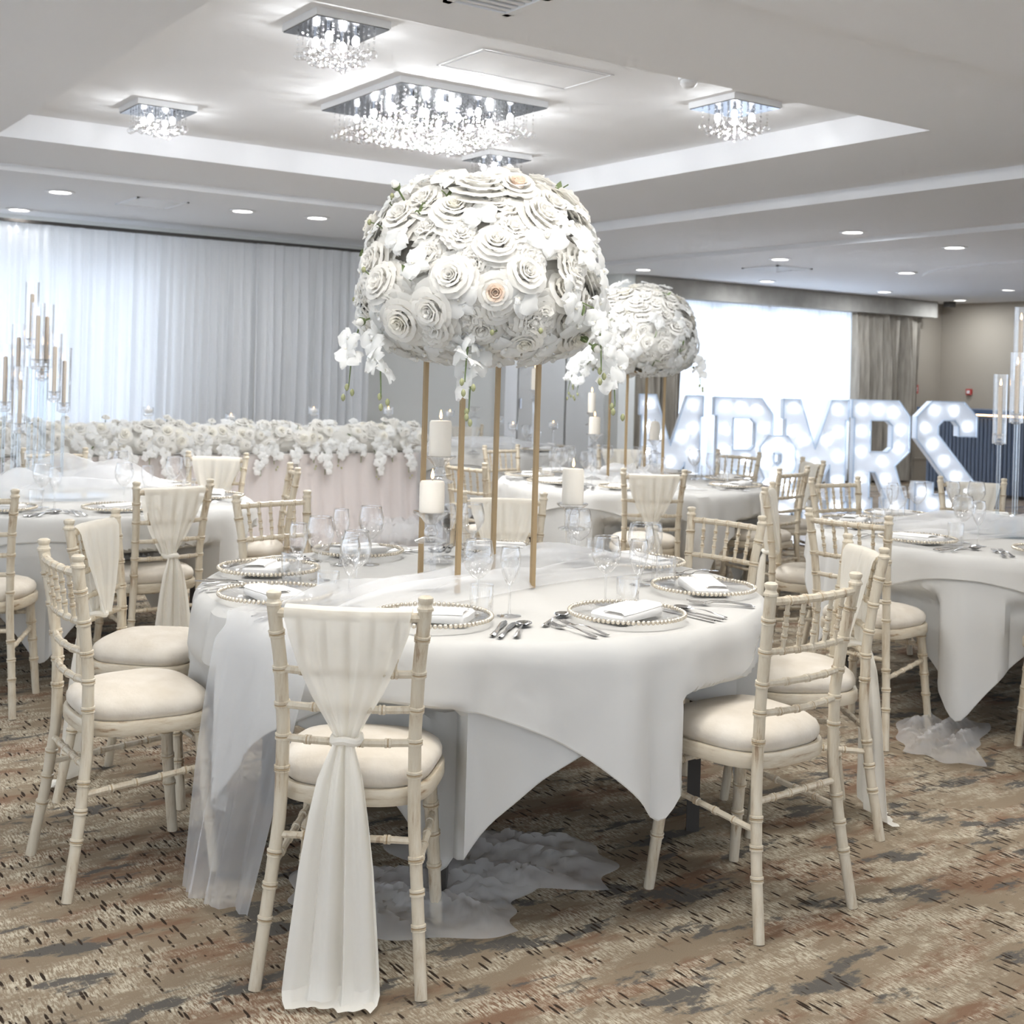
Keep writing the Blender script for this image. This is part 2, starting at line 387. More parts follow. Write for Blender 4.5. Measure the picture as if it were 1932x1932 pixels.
# ------------------------------------------------------------------ drapes
def drape(name, label, x0, x1, z0, z1, y, waves, amp, m, cat='curtain', seed=1, gather=0, parts=None, group=None, flare=1.0):
    r = random.Random(seed); n = int(waves * 8); rows = []; ph = [r.uniform(0, 6.28) for _ in range(6)]
    fr = [waves * f for f in (1, .63, 1.7, .27)]; am = [1, .8, .35, .9]
    nz = 14
    for j in range(nz + 1):
        t = j / nz; z = z1 - (z1 - z0) * t; row = []
        for i in range(n + 1):
            s = i / n; x = x0 + (x1 - x0) * s
            k = sum(a * math.sin(2 * PI * f * s + p + .9 * t * math.sin(7 * s + p)) for f, a, p in zip(fr, am, ph))
            x += .25 * amp * math.sin(2 * PI * waves * s * .5 + 2 * t + ph[4]) * t
            row.append((x, y + amp * k * (.35 + .65 * min(1, t * 3)) * (1 + (flare - 1) * t), z))
        rows.append(row)
    o = obj(name, MB().grid(rows), m); return tag(o, label, cat, group)
G = 'sheer backdrop panels behind the top table'
drape('backdrop_drape', 'glowing white sheer backdrop panel at the far left in front of window', .2, 3.30, .02, 2.70, YW - .42, 34, .022, 'sheer', 'drape', 3, group=G)
drape('backdrop_drape', 'white sheer backdrop panel, left half backlit and right half grey, behind top table', 3.30, 5.05, .02, 2.70, YW - .40, 20, .02, 'sheer', 'drape', 5, group=G)
drape('backdrop_drape', 'white sheer backdrop panel ending beside the grey wall', 5.02, 6.32, .02, 2.70, YW - .44, 14, .028, 'sheer', 'drape', 6, group=G)
tag(obj('curtain_rail', MB().box((3.3, YW - .42, 2.715), (6.3, .05, .03)), 'dark', smooth=False), 'dark rail holding the white sheer backdrop under the ceiling', 'rail')
drape('window_sheer', 'thin white sheer hanging in bright window, left of its centre folds', 10.95, 12.7, .04, 2.52, YW - .10, 26, .018, 'sheer2', 'curtain', 8)
drape('window_sheer', 'thin white sheer on right half of bright window beside taupe curtain', 12.72, 14.38, .04, 2.52, YW - .12, 22, .018, 'sheer2', 'curtain', 9)
drape('curtain', 'heavy taupe curtain left of the bright window, behind second flower ball', 10.16, 11.02, .03, 2.56, YW - .20, 7, .06, 'drape', 'curtain', 10)
drape('curtain', 'heavy taupe curtain right of the bright window, behind lit letters', 14.30, 15.88, .03, 2.56, YW - .20, 11, .06, 'drape', 'curtain', 11)
tag(obj('pelmet', MB().box((13.08, YW - .18, 2.612), (5.94, .34, .24)), 'pelmetcloth', smooth=False), 'long taupe fabric pelmet over the bright window', 'pelmet')

MT['mirror'] = plain('dim_mirror_steel', (140, 142, 146), .14, metal=1)
# ------------------------------------------------------------------ ceiling fittings
def point(name, loc, power, r=.05, col=(.95, .975, 1)):
    l = bpy.data.lights.new(name, 'POINT'); l.energy = power; l.shadow_soft_size = r; l.color = col
    o = bpy.data.objects.new(name, l); C.objects.link(o); o.location = loc; return o
dl = thing('ceiling_downlight', '', 'light', (0, 0, 0), 0, 'round recessed ceiling downlights')
obj('trim_ring', MB().lathe([(.085, -.001), (.115, -.001), (.118, -.006), (.105, -.014), (.088, -.012), (.085, -.001)], 28, cap=False), 'white', dl)
obj('lens', MB().lathe([(.0001, -.004), (.086, -.004)], 28, cap=False), 'downlight', dl)
DP = Proto(dl)
spots = [(2.68, 10.48, ZL, 'round downlight above left end of the white backdrop'), (2.71, 12.0, ZL, 'round downlight cut by the left picture edge near the backdrop'),
 (4.24, 10.49, ZL, 'round downlight right of the pale ceiling hatch'), (4.93, 10.43, ZL, 'round downlight nearest the big flower ball on its left'),
 (8.66, 7.44, ZM, 'round downlight alone on the middle ceiling strip'), (9.89, 7.29, ZF, 'round downlight on low ceiling, nearest the right edge'),
 (9.72, 9.31, ZF, 'round downlight just above the square air vent'), (9.67, 11.46, ZF, 'round downlight beside the top of the second flower ball'),
 (11.75, 11.47, ZF, 'round downlight just below the square air vent'), (11.77, 9.31, ZF, 'round downlight at the rim of the round ceiling raft'),
 (13.99, 11.43, ZF, 'round downlight above the right taupe curtain'), (13.91, 9.82, ZF, 'left of the paired downlights beyond round raft'),
 (14.53, 9.85, ZF, 'right of the paired downlights beyond round raft'), (15.9, 11.6, ZF, 'round downlight farthest back near the wall corner')]
for x, y, z, lb in spots:
    DP.put((x, y, z), 0, lb)
    l = bpy.data.lights.new('downlight_beam', 'AREA'); l.shape = 'DISK'; l.size = .16; l.energy = 3 if y == 12.0 else 11 if x < 8 else 13; l.color = (.97, .98, 1) if x < 8 else (.84, .91, 1)
    o = bpy.data.objects.new('downlight_beam', l); C.objects.link(o); o.location = (x, y, z - .022)

def spot(loc, power):
    l = bpy.data.lights.new('chandelier_down_lamp', 'SPOT'); l.energy = power; l.shadow_soft_size = .02; l.spot_size = R_(150); l.spot_blend = .6; l.color = (.98, .985, 1)
    o = bpy.data.objects.new('chandelier_down_lamp', l); C.objects.link(o); o.location = loc
def ball_strand(mb_s, mb_b, x, y, z0, L, rb, beads=True):
    n = max(2, int(L / .022))
    mb_s.tube([(x, y, z0), (x, y, z0 - L)], .0012, 4)
    if beads:
        for k in range(n): mb_s.sph((x, y, z0 - (k + .5) * L / n), .0075, 6, 4)
    mb_b.sph((x, y, z0 - L - rb), rb, 10, 8)
def chandelier(name, label, cx, cy_, half, lens, nn, ctr_drop, power, group=None, limit=100):
    t = thing(name, label, 'chandelier', (cx, cy_, ZT), 0, group)
    obj('ceiling_plate', MB().box((0, 0, -.017), (2 * half, 2 * half, .034)), 'white', t, smooth=False)
    obj('mirror_plate', MB().box((0, 0, -.0365), (2 * half - .01, 2 * half - .01, .005)), 'mirror', t, smooth=False)
    r = random.Random(int(cx * 100)); pts = []
    for i in range(nn):
        for j in range(nn):
            u, v = (i + .5) / nn * 2 - 1, (j + .5) / nn * 2 - 1
            if max(abs(u), abs(v)) < .30 and r.random() < .3: continue
            pts.append((u, v))
    rb = .020 if half < .3 else .021
    pts.sort(key=lambda p: (p[0] + p[1]))
    sm = {}
    for i, (u, v) in enumerate(pts):
        k = max(abs(u), abs(v)); L = lens[0] + (lens[1] - lens[0]) * (1 - k) ** .8
        L = round((L + r.uniform(-.012, .012)) / .01) * .01
        if i < limit:
            if L not in sm:
                a, b = MB(), MB(); ball_strand(a, b, 0, 0, 0, L, rb)
                sm[L] = (a.mesh('crystal_strand', 'glassthick'), b.mesh('crystal_ball', 'glassthick'))
            s = obj('crystal_strand', sm[L][0], parent=t, loc=(u * (half - .03), v * (half - .03), -.039))
            obj('crystal_ball', sm[L][1], parent=s)
        else:
            sm.setdefault('rest', MB()); ball_strand(sm['rest'], sm['rest'], u * (half - .03), v * (half - .03), -.039, L, rb)
    if 'rest' in sm: o = obj('crystal_drops', sm['rest'], 'glassthick', t); o['kind'] = 'stuff'
    nb = 2 if half < .3 else 4
    for i in range(nb):
        for j in range(nb):
            bx, by = ((i + .5) / nb * 2 - 1) * (half - .05), ((j + .5) / nb * 2 - 1) * (half - .05)
            b = MB().lathe([(.011, -.039), (.011, -.065)], 8, (bx, by, 0)); s = obj('lamp_holder', b, 'chrome', t)
            obj('bulb', MB().sph((bx, by, -.088), .019, 8, 6, sz=1.3), 'bulb', s)
            if half < .3:
                if i == j: point('chandelier_lamp', (cx + bx, cy_ + by, ZT - .115), power / 2, .012); spot((cx + bx, cy_ + by, ZT - .12), 24)
            elif (i + j) % 2 == 0: point('chandelier_lamp', (cx + bx, cy_ + by, ZT - .125), power / 8, .012); spot((cx + bx, cy_ + by, ZT - .12), 24)
    return t
g4 = 'small square crystal ceiling lights around the big one'
chandelier('crystal_chandelier', 'large square crystal chandelier in centre of the recessed ceiling', 3.76, 6.42, .49, (.11, .20), 14, 0, 60)
chandelier('crystal_light', 'small square crystal light at top, nearest the camera', 2.545, 5.24, .185, (.08, .15), 6, 0, 9, g4)
chandelier('crystal_light', 'small square crystal light at the left of the recessed ceiling', 2.53, 7.66, .185, (.07, .12), 6, 0, 9, g4)
chandelier('crystal_light', 'small square crystal light at the right of the recessed ceiling', 5.05, 5.22, .185, (.08, .14), 6, 0, 9, g4)
chandelier('crystal_light', 'small square crystal light half hidden by top of big flower ball', 5.02, 7.63, .185, (.08, .14), 6, 0, 9, g4)

def vent(label, x, y, z, s, n, cat='vent'):
    t = thing('air_vent', label, cat, (x, y, z))
    f = MB()
    for sx, sy, dx, dy in ((0, -1, s, .03), (0, 1, s, .03), (-1, 0, .03, s), (1, 0, .03, s)): f.box((sx * (s / 2 - .015), sy * (s / 2 - .015), -.008), (dx, dy, .016))
    obj('frame', f, 'white', t, smooth=False)
    b = MB()
    for i in range(n): k = (i + .5) / n * (s - .06) - (s - .06) / 2; b.box((0, k, -.006), (s - .06, .5 * (s - .06) / n, .008))
    obj('louvre', b, 'white', t, smooth=False)
    obj('backing', MB().box((0, 0, -.001), (s - .08, s - .08, .002)), 'dark', t, smooth=False)
vent('square air vent on low ceiling above the bright window', 10.5, 10.1, ZF, .56, 6)
vent('air vent with slats half hidden by left top of big flower ball', 6.0, 9.2, Z1, .5, 7)
vent('square air vent cut off by the top picture edge', 2.60, 3.98, Z1, .30, 5)
h = thing('ceiling_hatch', 'flush white access hatch in the recessed ceiling, right of big chandelier', 'hatch', (3.71, 5.385, ZT))
m = MB()
for sx, sy, dx, dy in ((0, -1, .82, .012), (0, 1, .82, .012), (-1, 0, .012, .44), (1, 0, .012, .44)): m.box((sx * .405, sy * .215, -.002), (dx, dy, .004))
obj('frame', m, 'white', h, smooth=False); obj('panel', MB().box((0, 0, -.002), (.76, .38, .004)), 'ceiling', h, smooth=False)
h = thing('ceiling_hatch', 'pale square ceiling panel between left downlights, over backdrop', 'hatch', (3.47, 10.6, ZL))
m = MB()
for sx, sy, dx, dy in ((0, -1, .44, .02), (0, 1, .44, .02), (-1, 0, .02, .60), (1, 0, .02, .60)): m.box((sx * .21, sy * .29, -.006), (dx, dy, .012))
obj('frame', m, 'white', h, smooth=False); obj('panel', MB().box((0, 0, -.002), (.40, .56, .004)), 'white', h, smooth=False)
sd = thing('smoke_detector', 'small round white smoke detector on the recessed ceiling', 'smoke detector', (4.45, 4.95, ZT))
obj('base', MB().lathe([(.055, 0), (.055, -.015), (.0, -.015)][:2] + [(.05, -.018)], 20), 'white', sd)
obj('sensor_head', MB().lathe([(.042, -.018), (.045, -.035), (.032, -.052), (.018, -.058), (.0001, -.058)], 20), 'white', sd)
cm = thing('security_camera', 'small dark sensor under the ceiling in the wall corner', 'sensor', (16.2, 12.0, ZF))
obj('body', MB().box((0, 0, -.04), (.16, .1, .08)), 'dark', cm, smooth=False)

# ------------------------------------------------------------------ right-hand background
t = thing('fire_alarm_call_point', 'red call point on taupe wall beside right curtain', 'alarm', (15.98, YW, 1.4))
obj('backplate', MB().box((0, -.02, 0), (.13, .04, .13)), 'red', t, smooth=False); obj('press_plate', MB().box((0, -.043, 0), (.07, .006, .07)), 'white', t, smooth=False)
t = thing('fire_alarm_call_point', 'small red call point on the right wall, just over the letter S', 'alarm', (X1, 11.9, 1.38))
obj('backplate', MB().box((-.02, 0, 0), (.04, .09, .09)), 'red', t, smooth=False); obj('press_plate', MB().box((-.043, 0, 0), (.006, .05, .05)), 'white', t, smooth=False)
for k, (x, lb) in enumerate(((15.95, 'double socket plate low on taupe wall, left of pair'), (16.16, 'single socket plate low on taupe wall, right of pair'))):
    t = thing('wall_socket', lb, 'socket', (x, YW, .62), 0, 'socket plates by the right curtain')
    obj('plate', MB().box((0, -.006, 0), (.15 if k == 0 else .09, .012, .09)), 'white', t, smooth=False)
    obj('insert', MB().box((0, -.014, 0), (.11 if k == 0 else .05, .006, .05)), 'dark', t, smooth=False)
bar = thing('bar_counter', 'dark blue ribbed bar counter with glowing strip under its top', 'bar', (0, 0, 0))
bx = 14.56; m = MB()
m.box((bx + .3, 10.2, .56), (.56, 1.8, 1.0)); obj('carcass', m, 'navytop', bar, smooth=False)
m = MB()
for k in range(30): m.lathe([(.024, .06), (.024, 1.04)], 6, (bx + .015, 9.33 + k * .06, 0))
obj('ribbed_front', m, 'navy', bar)
m = MB()
for k in range(9): m.lathe([(.024, .06), (.024, 1.04)], 6, (bx + .05 + k * .06, 11.1, 0))
obj('ribbed_end', m, 'navy', bar)
obj('countertop', MB().box((bx + .25, 10.2, 1.13), (.75, 1.95, .06)), 'navytop', bar, smooth=False)
obj('light_strip', MB().box((bx + .0, 10.2, 1.085), (.02, 1.8, .018)), 'led', bar, smooth=False)
obj('plinth', MB().box((bx + .3, 10.2, .03), (.5, 1.76, .06)), 'dark', bar, smooth=False)
# ------------------------------------------------------------------ lit letters
def letter(name, label, ch, cx, cyy, h, wd, dep=.16):
    """front faces the camera side; local x across, y into depth, z up"""
    # polygons in a unit box 0..1 x 0..1
    q = {
     'M': ([(0, 0), (.31, 0), (.31, .10), (.27, .10), (.27, .42), (.5, .02 + .10), (.73, .42), (.73, .10), (.69, .10), (.69, 0), (1, 0), (1, .10), (.96, .10), (.96, .82), (1, .82), (1, 1), (.74, 1), (.5, .56), (.26, 1), (0, 1), (0, .82), (.04, .82), (.04, .10), (0, .10)], []),
     'R': ([(0, 0), (.38, 0), (.38, .13), (.33, .13), (.33, .36), (.42, .36), (.62, .13), (.58, .13), (.58, 0), (1, 0), (1, .13), (.93, .13), (.76, .42), (1, .55), (1, .86), (.80, 1), (0, 1), (0, .84), (.05, .84), (.05, .13), (0, .13)],
           [[(.33, .54), (.33, .82), (.62, .82), (.70, .78), (.70, .58), (.62, .54)]]),
     'S': ([(0, 0), (.78, 0), (1, .16), (1, .27), (.36, .70), (.36, .78), (.44, .83), (.63, .83), (.70, .78), (.70, .69), (1, .69), (1, .87), (.78, 1), (.24, 1), (0, .86), (0, .66), (.60, .24), (.60, .19), (.54, .16), (.30, .16), (.30, .27), (0, .27)], []),
     '&': ([(.12, 0), (.62, 0), (.80, .13), (.88, .02), (1.02, .02), (1.02, .12), (.90, .26), (1.0, .36), (.90, .48), (.80, .38), (.72, .50), (.84, .62), (.84, .86), (.66, 1), (.22, 1), (.04, .86), (.04, .64), (.16, .50), (-.02, .36), (-.02, .14)],
           [[(.36, .70), (.36, .79), (.52, .79), (.52, .70), (.44, .65)], [(.28, .24), (.28, .34), (.36, .38), (.50, .26), (.42, .18), (.34, .18)]]),
    }[ch]
    sc_ = lambda P: [((x - .5) * wd, z * h) for x, z in P]
    t = thing(name, label, 'light-up letter', (cx, cyy, .012), math.atan2(-FX, FY))
    out = sc_(q[0]); holes = [sc_(x) for x in q[1]]
    obj('letter_body', MB().prism(out, .0, dep, holes), 'letter', t, smooth=False)
    rim = MB()
    for lp in [out] + holes:
        n = len(lp)
        for i in range(n):
            a, b = Vector((lp[i][0], 0, lp[i][1])), Vector((lp[(i + 1) % n][0], 0, lp[(i + 1) % n][1])); d = (b - a).normalized()
            k = Vector((d.z, 0, -d.x)) * .005; e = d * .005
            p = [a - e - k, b + e - k, b + e + k, a - e + k]
            rim.add([(v.x, -.035, v.z) for v in p] + [(v.x, 0.0, v.z) for v in p], [(0, 1, 2, 3), (4, 7, 6, 5), (0, 4, 5, 1), (1, 5, 6, 2), (2, 6, 7, 3), (3, 7, 4, 0)])
    obj('rim', rim, 'letterrim', t, smooth=False)
    B = {'M': [(.16, .92), (.84, .92), (.15, .72), (.85, .72), (.5, .42), (.32, .64), (.68, .64), (.15, .5), (.85, .5), (.15, .28), (.85, .28), (.15, .06), (.85, .06)],
         'R': [(.18, .92), (.45, .92), (.72, .90), (.18, .72), (.85, .74), (.18, .54), (.82, .58), (.55, .46), (.18, .3), (.62, .3), (.18, .06), (.78, .06)],
         'S': [(.3, .92), (.62, .92), (.85, .78), (.15, .76), (.28, .61), (.48, .47), (.68, .33), (.84, .2), (.6, .08), (.3, .08), (.14, .18)],
         '&': [(.44, .92), (.2, .84), (.68, .84), (.16, .68), (.7, .68), (.44, .56), (.2, .42), (.12, .26), (.34, .09), (.6, .12), (.62, .42), (.84, .3)]}[ch]
    for x, z in B:
        b = obj('letter_bulb', BULB, parent=t, loc=((x - .5) * wd, -.018, z * h))
    o = point('letter_glow', Vector((cx, cyy, h * .55)) - fw * .75, 2.4, .25, (.76, .87, 1)); 
    return t
BULB = MB().sph((0, 0, 0), .017, 8, 6).mesh('letter_bulb', 'letterbulb')
def Lpos(px, d): p = at_d(px, 800, d); return p.x, p.y
for ch, x0, x1, d, h, name, lb in (('M', 1205, 1326, 13.7, 1.26, 'letter_m', 'tall white lit letter M, leftmost, with taupe curtain behind it'),
    ('R', 1347, 1458, 13.8, 1.25, 'letter_r', 'tall white lit letter R in front of the bright window'),
    ('M', 1477, 1600, 14.0, 1.25, 'letter_m', 'tall white lit letter M right of the ampersand, beside the last R'),
    ('R', 1606, 1716, 14.1, 1.26, 'letter_r', 'tall white lit letter R beside the letter S, before right curtain'),
    ('S', 1729, 1842, 14.3, 1.265, 'letter_s', 'tall white lit letter S at the right end of the letters'),
    ('&', 1431, 1515, 12.9, .88, 'ampersand', 'shorter white lit ampersand standing in front of the tall letters')):
    x, y = Lpos((x0 + x1) / 2, d); letter(name, lb, ch, x, y, h, (x1 - x0) * d / F)

# ------------------------------------------------------------------ chiavari chair
def bamboo(mb, pts, r0, r1, rings, n=10, rr=.0032):
    """rod through pts (polyline) with double rings at arc fractions"""
    pts = [Vector(p) for p in pts]; L = [0]
    for a, b in zip(pts, pts[1:]): L.append(L[-1] + (b - a).length)
    T = L[-1]
    def P(s):
        s = max(0, min(T, s))
        for i in range(len(pts) - 1):
            if s <= L[i + 1] or i == len(pts) - 2: return pts[i].lerp(pts[i + 1], (s - L[i]) / (L[i + 1] - L[i]))
    smp = [(0, 0), (T, 0)] + [(l, 0) for l in L[1:-1]]
    for f in rings:
        s = f * T
        for o, k in ((-.0085, 0), (-.007, 1), (-.002, 1), (0, .15), (.002, 1), (.007, 1), (.0085, 0)): smp.append((s + o, k))
    smp.sort(); smp = [x for x in smp if -1e-6 <= x[0] <= T + 1e-6]
    mb.tube([P(s) for s, k in smp], [r0 + (r1 - r0) * s / T + rr * k for s, k in smp], n, mi=[1 if .15 in (a[1], b[1]) else 0 for a, b in zip(smp, smp[1:])])
def smoothline(pts, n=16):
    P = [Vector(p) for p in pts]; P = [2 * P[0] - P[1]] + P + [2 * P[-1] - P[-2]]; out = []; m = len(P) - 3
    for i in range(n + 1):
        u = i / n * m; k = min(int(u), m - 1); t = u - k; a, b, c_, d = P[k:k + 4]
        out.append(.5 * ((2 * b) + (c_ - a) * t + (2 * a - 5 * b + 4 * c_ - d) * t * t + (3 * b - a - 3 * c_ + d) * t ** 3))
    return out
def post_pt(s, z):
    K = [(0, .194, -.222), (.2, .176, -.19), (.40, .158, -.168), (.60, .156, -.172), (.75, .163, -.19), (.90, .178, -.215)]
    for a, b in zip(K, K[1:]):
        if z <= b[0] or b is K[-1]:
            t = (z - a[0]) / (b[0] - a[0]); return Vector((s * (a[1] + (b[1] - a[1]) * t), a[2] + (b[2] - a[2]) * t, z))
WM = ['wood', 'groove']
def build_chair():
    t = thing('banquet_chair', '', 'chair')
    zz = [0, .1, .2, .3, .38, .46, .53, .6, .675, .75, .82, .893]
    for s in (-1, 1):
        m = MB(); pts = smoothline([post_pt(s, z) for z in zz], 22)
        bamboo(m, pts, .0150, .0165, [z / .893 for z in (.155, .232, .305, .50, .575, .652, .737, .823)])
        e = pts[-1]; m.lathe([(.0165, 0), (.0195, .001), (.0195, .007), (.0172, .009), (.0145, .016), (.0165, .021), (.0182, .026), (.0175, .031), (.012, .035), (.0001, .036)], 12, (e.x, e.y, e.z - .004))
        obj('back_post', m, WM, t)
        m = MB(); bamboo(m, smoothline([(s * .178, .195, 0), (s * .165, .17, .22), (s * .150, .148, .43)], 10), .0150, .0195, [.36, .56, .74, .93]); obj('leg', m, WM, t)
    def rail(name, z, r, rings, bow=-.02):
        a, b = post_pt(-1, z), post_pt(1, z); mid = (a + b) / 2 + Vector((0, bow, 0))
        m = MB(); bamboo(m, smoothline([a, a.lerp(mid, .5) + Vector((0, bow * .25, 0)), mid, b.lerp(mid, .5) + Vector((0, bow * .25, 0)), b], 12), r, r, rings, 8, .0022); obj(name, m, WM, t)
    R5 = [.17, .335, .5, .665, .83]
    rail('top_rail', .873, .0115, R5); rail('back_rail', .737, .0095, R5); rail('back_rail', .652, .0095, [.25, .5, .75]); rail('back_rail', .573, .0095, [.2, .4, .6, .8])
    for f in R5:
        def q(z):
            a, b = post_pt(-1, z), post_pt(1, z); p = a.lerp(b, f); p.y += -.02 * (1 - (2 * f - 1) ** 2); return p
        m = MB(); bamboo(m, [q(.737), q(.785), q(.83), q(.873)], .0062, .0062, [.28, .5, .72], 8, .0025); obj('spindle', m, WM, t)
    # seat frame outline (rounded D)
    def outl(k, n=48):
        o = []
        for i in range(n):
            a = 2 * PI * i / n; c_, s_ = math.cos(a), math.sin(a); e = .62
            x = math.copysign(abs(c_) ** e, c_); y = math.copysign(abs(s_) ** e, s_)
            o.append((x * (.196 + .016 * y) * k, (.012 + y * .188 * k)))
        return o
    m = MB()
    def ring(z, k): return [(x, y, z) for x, y in outl(k)]
    m.grid([ring(.418, .93), ring(.418, .985), ring(.424, 1.0), ring(.452, 1.0), ring(.458, .985), ring(.458, .93), ring(.418, .93)], wrap=True); obj('seat_frame', m, 'woodseat', t)
    m = MB(); m.grid([ring(.452, .88), ring(.460, .925), ring(.472, .962), ring(.487, .965), ring(.501, .93), ring(.514, .84), ring(.524, .68), ring(.530, .46), ring(.532, .2), ring(.532, .001)], wrap=True); obj('seat_cushion', m, 'cushion', t)
    def st(a, b, rings): m = MB(); bamboo(m, [a, b], .0088, .0088, rings, 8, .0025); obj('stretcher', m, WM, t)
    st(post_pt(-1, .345), post_pt(1, .345), [.2, .4, .6, .8])
    for s in (-1, 1): st(post_pt(s, .272), Vector((s * .163, .166, .30)), [.22, .42, .62, .82])
    st(Vector((-.158, .158, .36)), Vector((.158, .158, .36)), [.2, .4, .6, .8])
    return t
CH = Proto(build_chair())
# sash: draped over the top rail, pinched at the lowest rail, tail falling to the floor behind
def build_sash():
    n = 64; r = random.Random(4); ph = [r.uniform(0, 6) for _ in range(5)]
    def f(s): return math.sin(9 * s + ph[0] + .8 * math.sin(4 * s)) * .75 + math.sin(17 * s + ph[1]) * .4 + math.sin(5 * s + ph[2]) * .5 + .06 * math.sin(41 * s + ph[3])
    def yy(z): return (post_pt(1, z)).y
    rows = []
    def row(z, hw, yo, amp, xs=0, sq=0, cur=0):
        rw = []
        for i in range(n + 1):
            s = i / n * 2 - 1; hwv = hw
            x = s * hwv + xs + .4 * amp * math.cos(9 * s); y = yo + amp * f(s) + cur * (1 - s * s)
            rw.append((x, y, z + sq * f(s * .6 + 1)))
        return rw
    bow = -.02
    fr = [(.585, .026), (.62, .045), (.68, .080), (.75, .112), (.82, .136), (.868, .147)]
    for z, hw in fr: rows.append(row(z, hw, yy(z) + .024, .007 if z < .8 else .003, cur=bow))
    rows.append(row(.886, .148, yy(.88) + .015, .001, cur=bow)); rows.append(row(.892, .148, yy(.88) + .006, .001, cur=bow)); rows.append(row(.892, .148, yy(.88) - .006, .001, cur=bow)); rows.append(row(.886, .148, yy(.88) - .017, .001, cur=bow))
    for z, hw in reversed(fr): rows.append(row(z, hw, yy(z) - .024, .008 if z < .8 else .003, cur=bow))
    t = thing('chair_sash', '', 'chair sash')
    obj('sash_drape', MB().grid(rows), 'chiffon', t)
    rows = []
    for z, hw, yo, am in ((.588, .024, -.222, .004), (.572, .026, -.226, .006), (.55, .034, -.232, .010), (.50, .052, -.238, .013), (.42, .068, -.243, .014), (.30, .086, -.249, .015), (.18, .098, -.254, .016), (.08, .108, -.258, .018), (.03, .112, -.262, .018)):
        rows.append(row(z, hw, yo, am, sq=0 if z > .05 else .012))
    rows.append(row(.012, .108, -.285, .012)); rows.append(row(.010, .096, -.315, .008, sq=.004))
    obj('sash_tail', MB().grid(rows), 'chiffon2', t)
    m = MB(); m.tube([(.03 * math.cos(a), -.197 + .036 * math.sin(a), .582 + .004 * math.sin(3 * a)) for a in [2 * PI * i / 16 for i in range(16)]], .010, 8, closed=True)
    obj('sash_knot', m, 'chiffon2', t)
    return t
SA = Proto(build_sash())
T1 = (2.25, 3.43); T2 = (1.75, 6.52); T3 = (5.28, 3.55); T4 = (5.42, 6.45); T5 = (6.37, 9.87)
SEATS = []
def chair(mx, my, face, label, sash=None, group=None):
    a = R_(face); d = Vector((math.cos(a), math.sin(a))); p = Vector((mx, my)) + d * .217
    CH.put((p.x, p.y, .0), a - PI / 2, label, group); SEATS.append((p, d))
    if sash: SA.put((p.x, p.y, .002), a - PI / 2, sash, 'chiffon sashes tied on chair backs')
def mid(p, q): a, b = at(*p, .92), at(*q, .92); return (a.x + b.x) / 2, (a.y + b.y) / 2
g = ['chairs around the %s' % s for s in ('nearest round table', 'left table', 'right table', 'middle table with second flower ball', 'far table')]
chair(1.335, 2.595, 52, 'limewashed chair nearest the camera, back to us, wearing a long sash', 'long ivory sash with tail on floor, on nearest chair at front centre', g[0])
chair(.945, 3.60, 0, 'bare limewashed chair at front left, side-on, facing right to nearest table', None, g[0])
chair(1.25, 4.35, -41, 'sashed limewashed chair just behind the bare front left chair', 'ivory sash on the chair behind the bare front left chair', g[0])
chair(2.13, 4.86, -78, 'bare limewashed chair behind left side of nearest table, top table skirt behind', None, g[0])
chair(3.10, 4.58, -120, 'sashed chair behind gold stand legs, facing us over the nearest table', 'ivory sash on chair seen between the gold stand legs', g[0])
chair(3.515, 3.615, 187, 'bare creamy chair at back right of nearest table, beyond beaded plate', None, g[0])
chair(3.33, 2.765, 149, 'sashed chair seen edge-on behind the bare front right chair', 'ivory sash hanging down right side of the edge-on chair at right', g[0])
chair(2.56, 2.29, 94, 'bare limewashed chair at front right, back turned to us, cushion fully seen', None, g[0])
# left table
chair(1.935, 5.49, 97, 'sashed chair, back to us, between left table and nearest table', 'ivory V-shaped sash on the chair between left and nearest tables', g[1])
chair(1.05, 5.36, 62, 'bare chair cut by left picture edge at the left table', None, g[1])
chair(2.845, 6.21, 162, 'bare chair edge-on behind the bare chair, at right side of left table', None, g[1])
chair(2.82, 7.26, 232, 'sashed chair at back right of left table, in front of blush skirt', 'pale sash on chair before the blush skirt of top table', g[1])
chair(2.0, 7.78, -95, 'bare chair behind the clear candelabra on the left table', None, g[1])
# right table
chair(4.0, 3.42, 12, 'bare chair at left of right table, its cushion showing beside the hanging cloth', None, g[2])
chair(4.66, 4.50, -52, 'sashed chair edge-on at back left of right table', 'sash hanging on edge-on chair between the bare right-hand chairs', g[2])
chair(5.44, 4.75, -94, 'bare chair behind the right table, in front of lit letters M and R', None, g[2])
chair(6.30, 4.48, 228, 'sashed chair at the back of right table, before the letter S', 'flat ivory sash on chair back below the letter S', g[2])
chair(4.444, 2.58, 49, 'bare chair cut by the right picture edge, only its leg showing', None, g[2])
# middle table
chair(4.74, 5.47, 60, 'sashed chair, back to us, at front of the middle table', 'ivory V-shaped sash on chair at front of the middle table', g[3])
chair(3.97, 6.28, 7, 'bare chair at left of middle table, behind the gold stand legs', None, g[3])
chair(5.78, 5.37, 105, 'bare chair at right front of middle table, before the ampersand', None, g[3])
chair(6.58, 5.94, 155, 'sashed chair edge-on, farthest right at the middle table', 'sash on the edge-on chair just before the second lit letter M', g[3])
chair(6.68, 6.76, 194, 'bare chair at back right of middle table, before bright lit R', None, g[3])
chair(*mid((1133, 840), (1211, 842)), 236, 'sashed chair at back of middle table, below the second flower ball', 'pale sash on the chair below the second flower ball', g[3])
chair(5.15, 7.66, -77, 'bare chair at back left of middle table, before the far table', None, g[3])
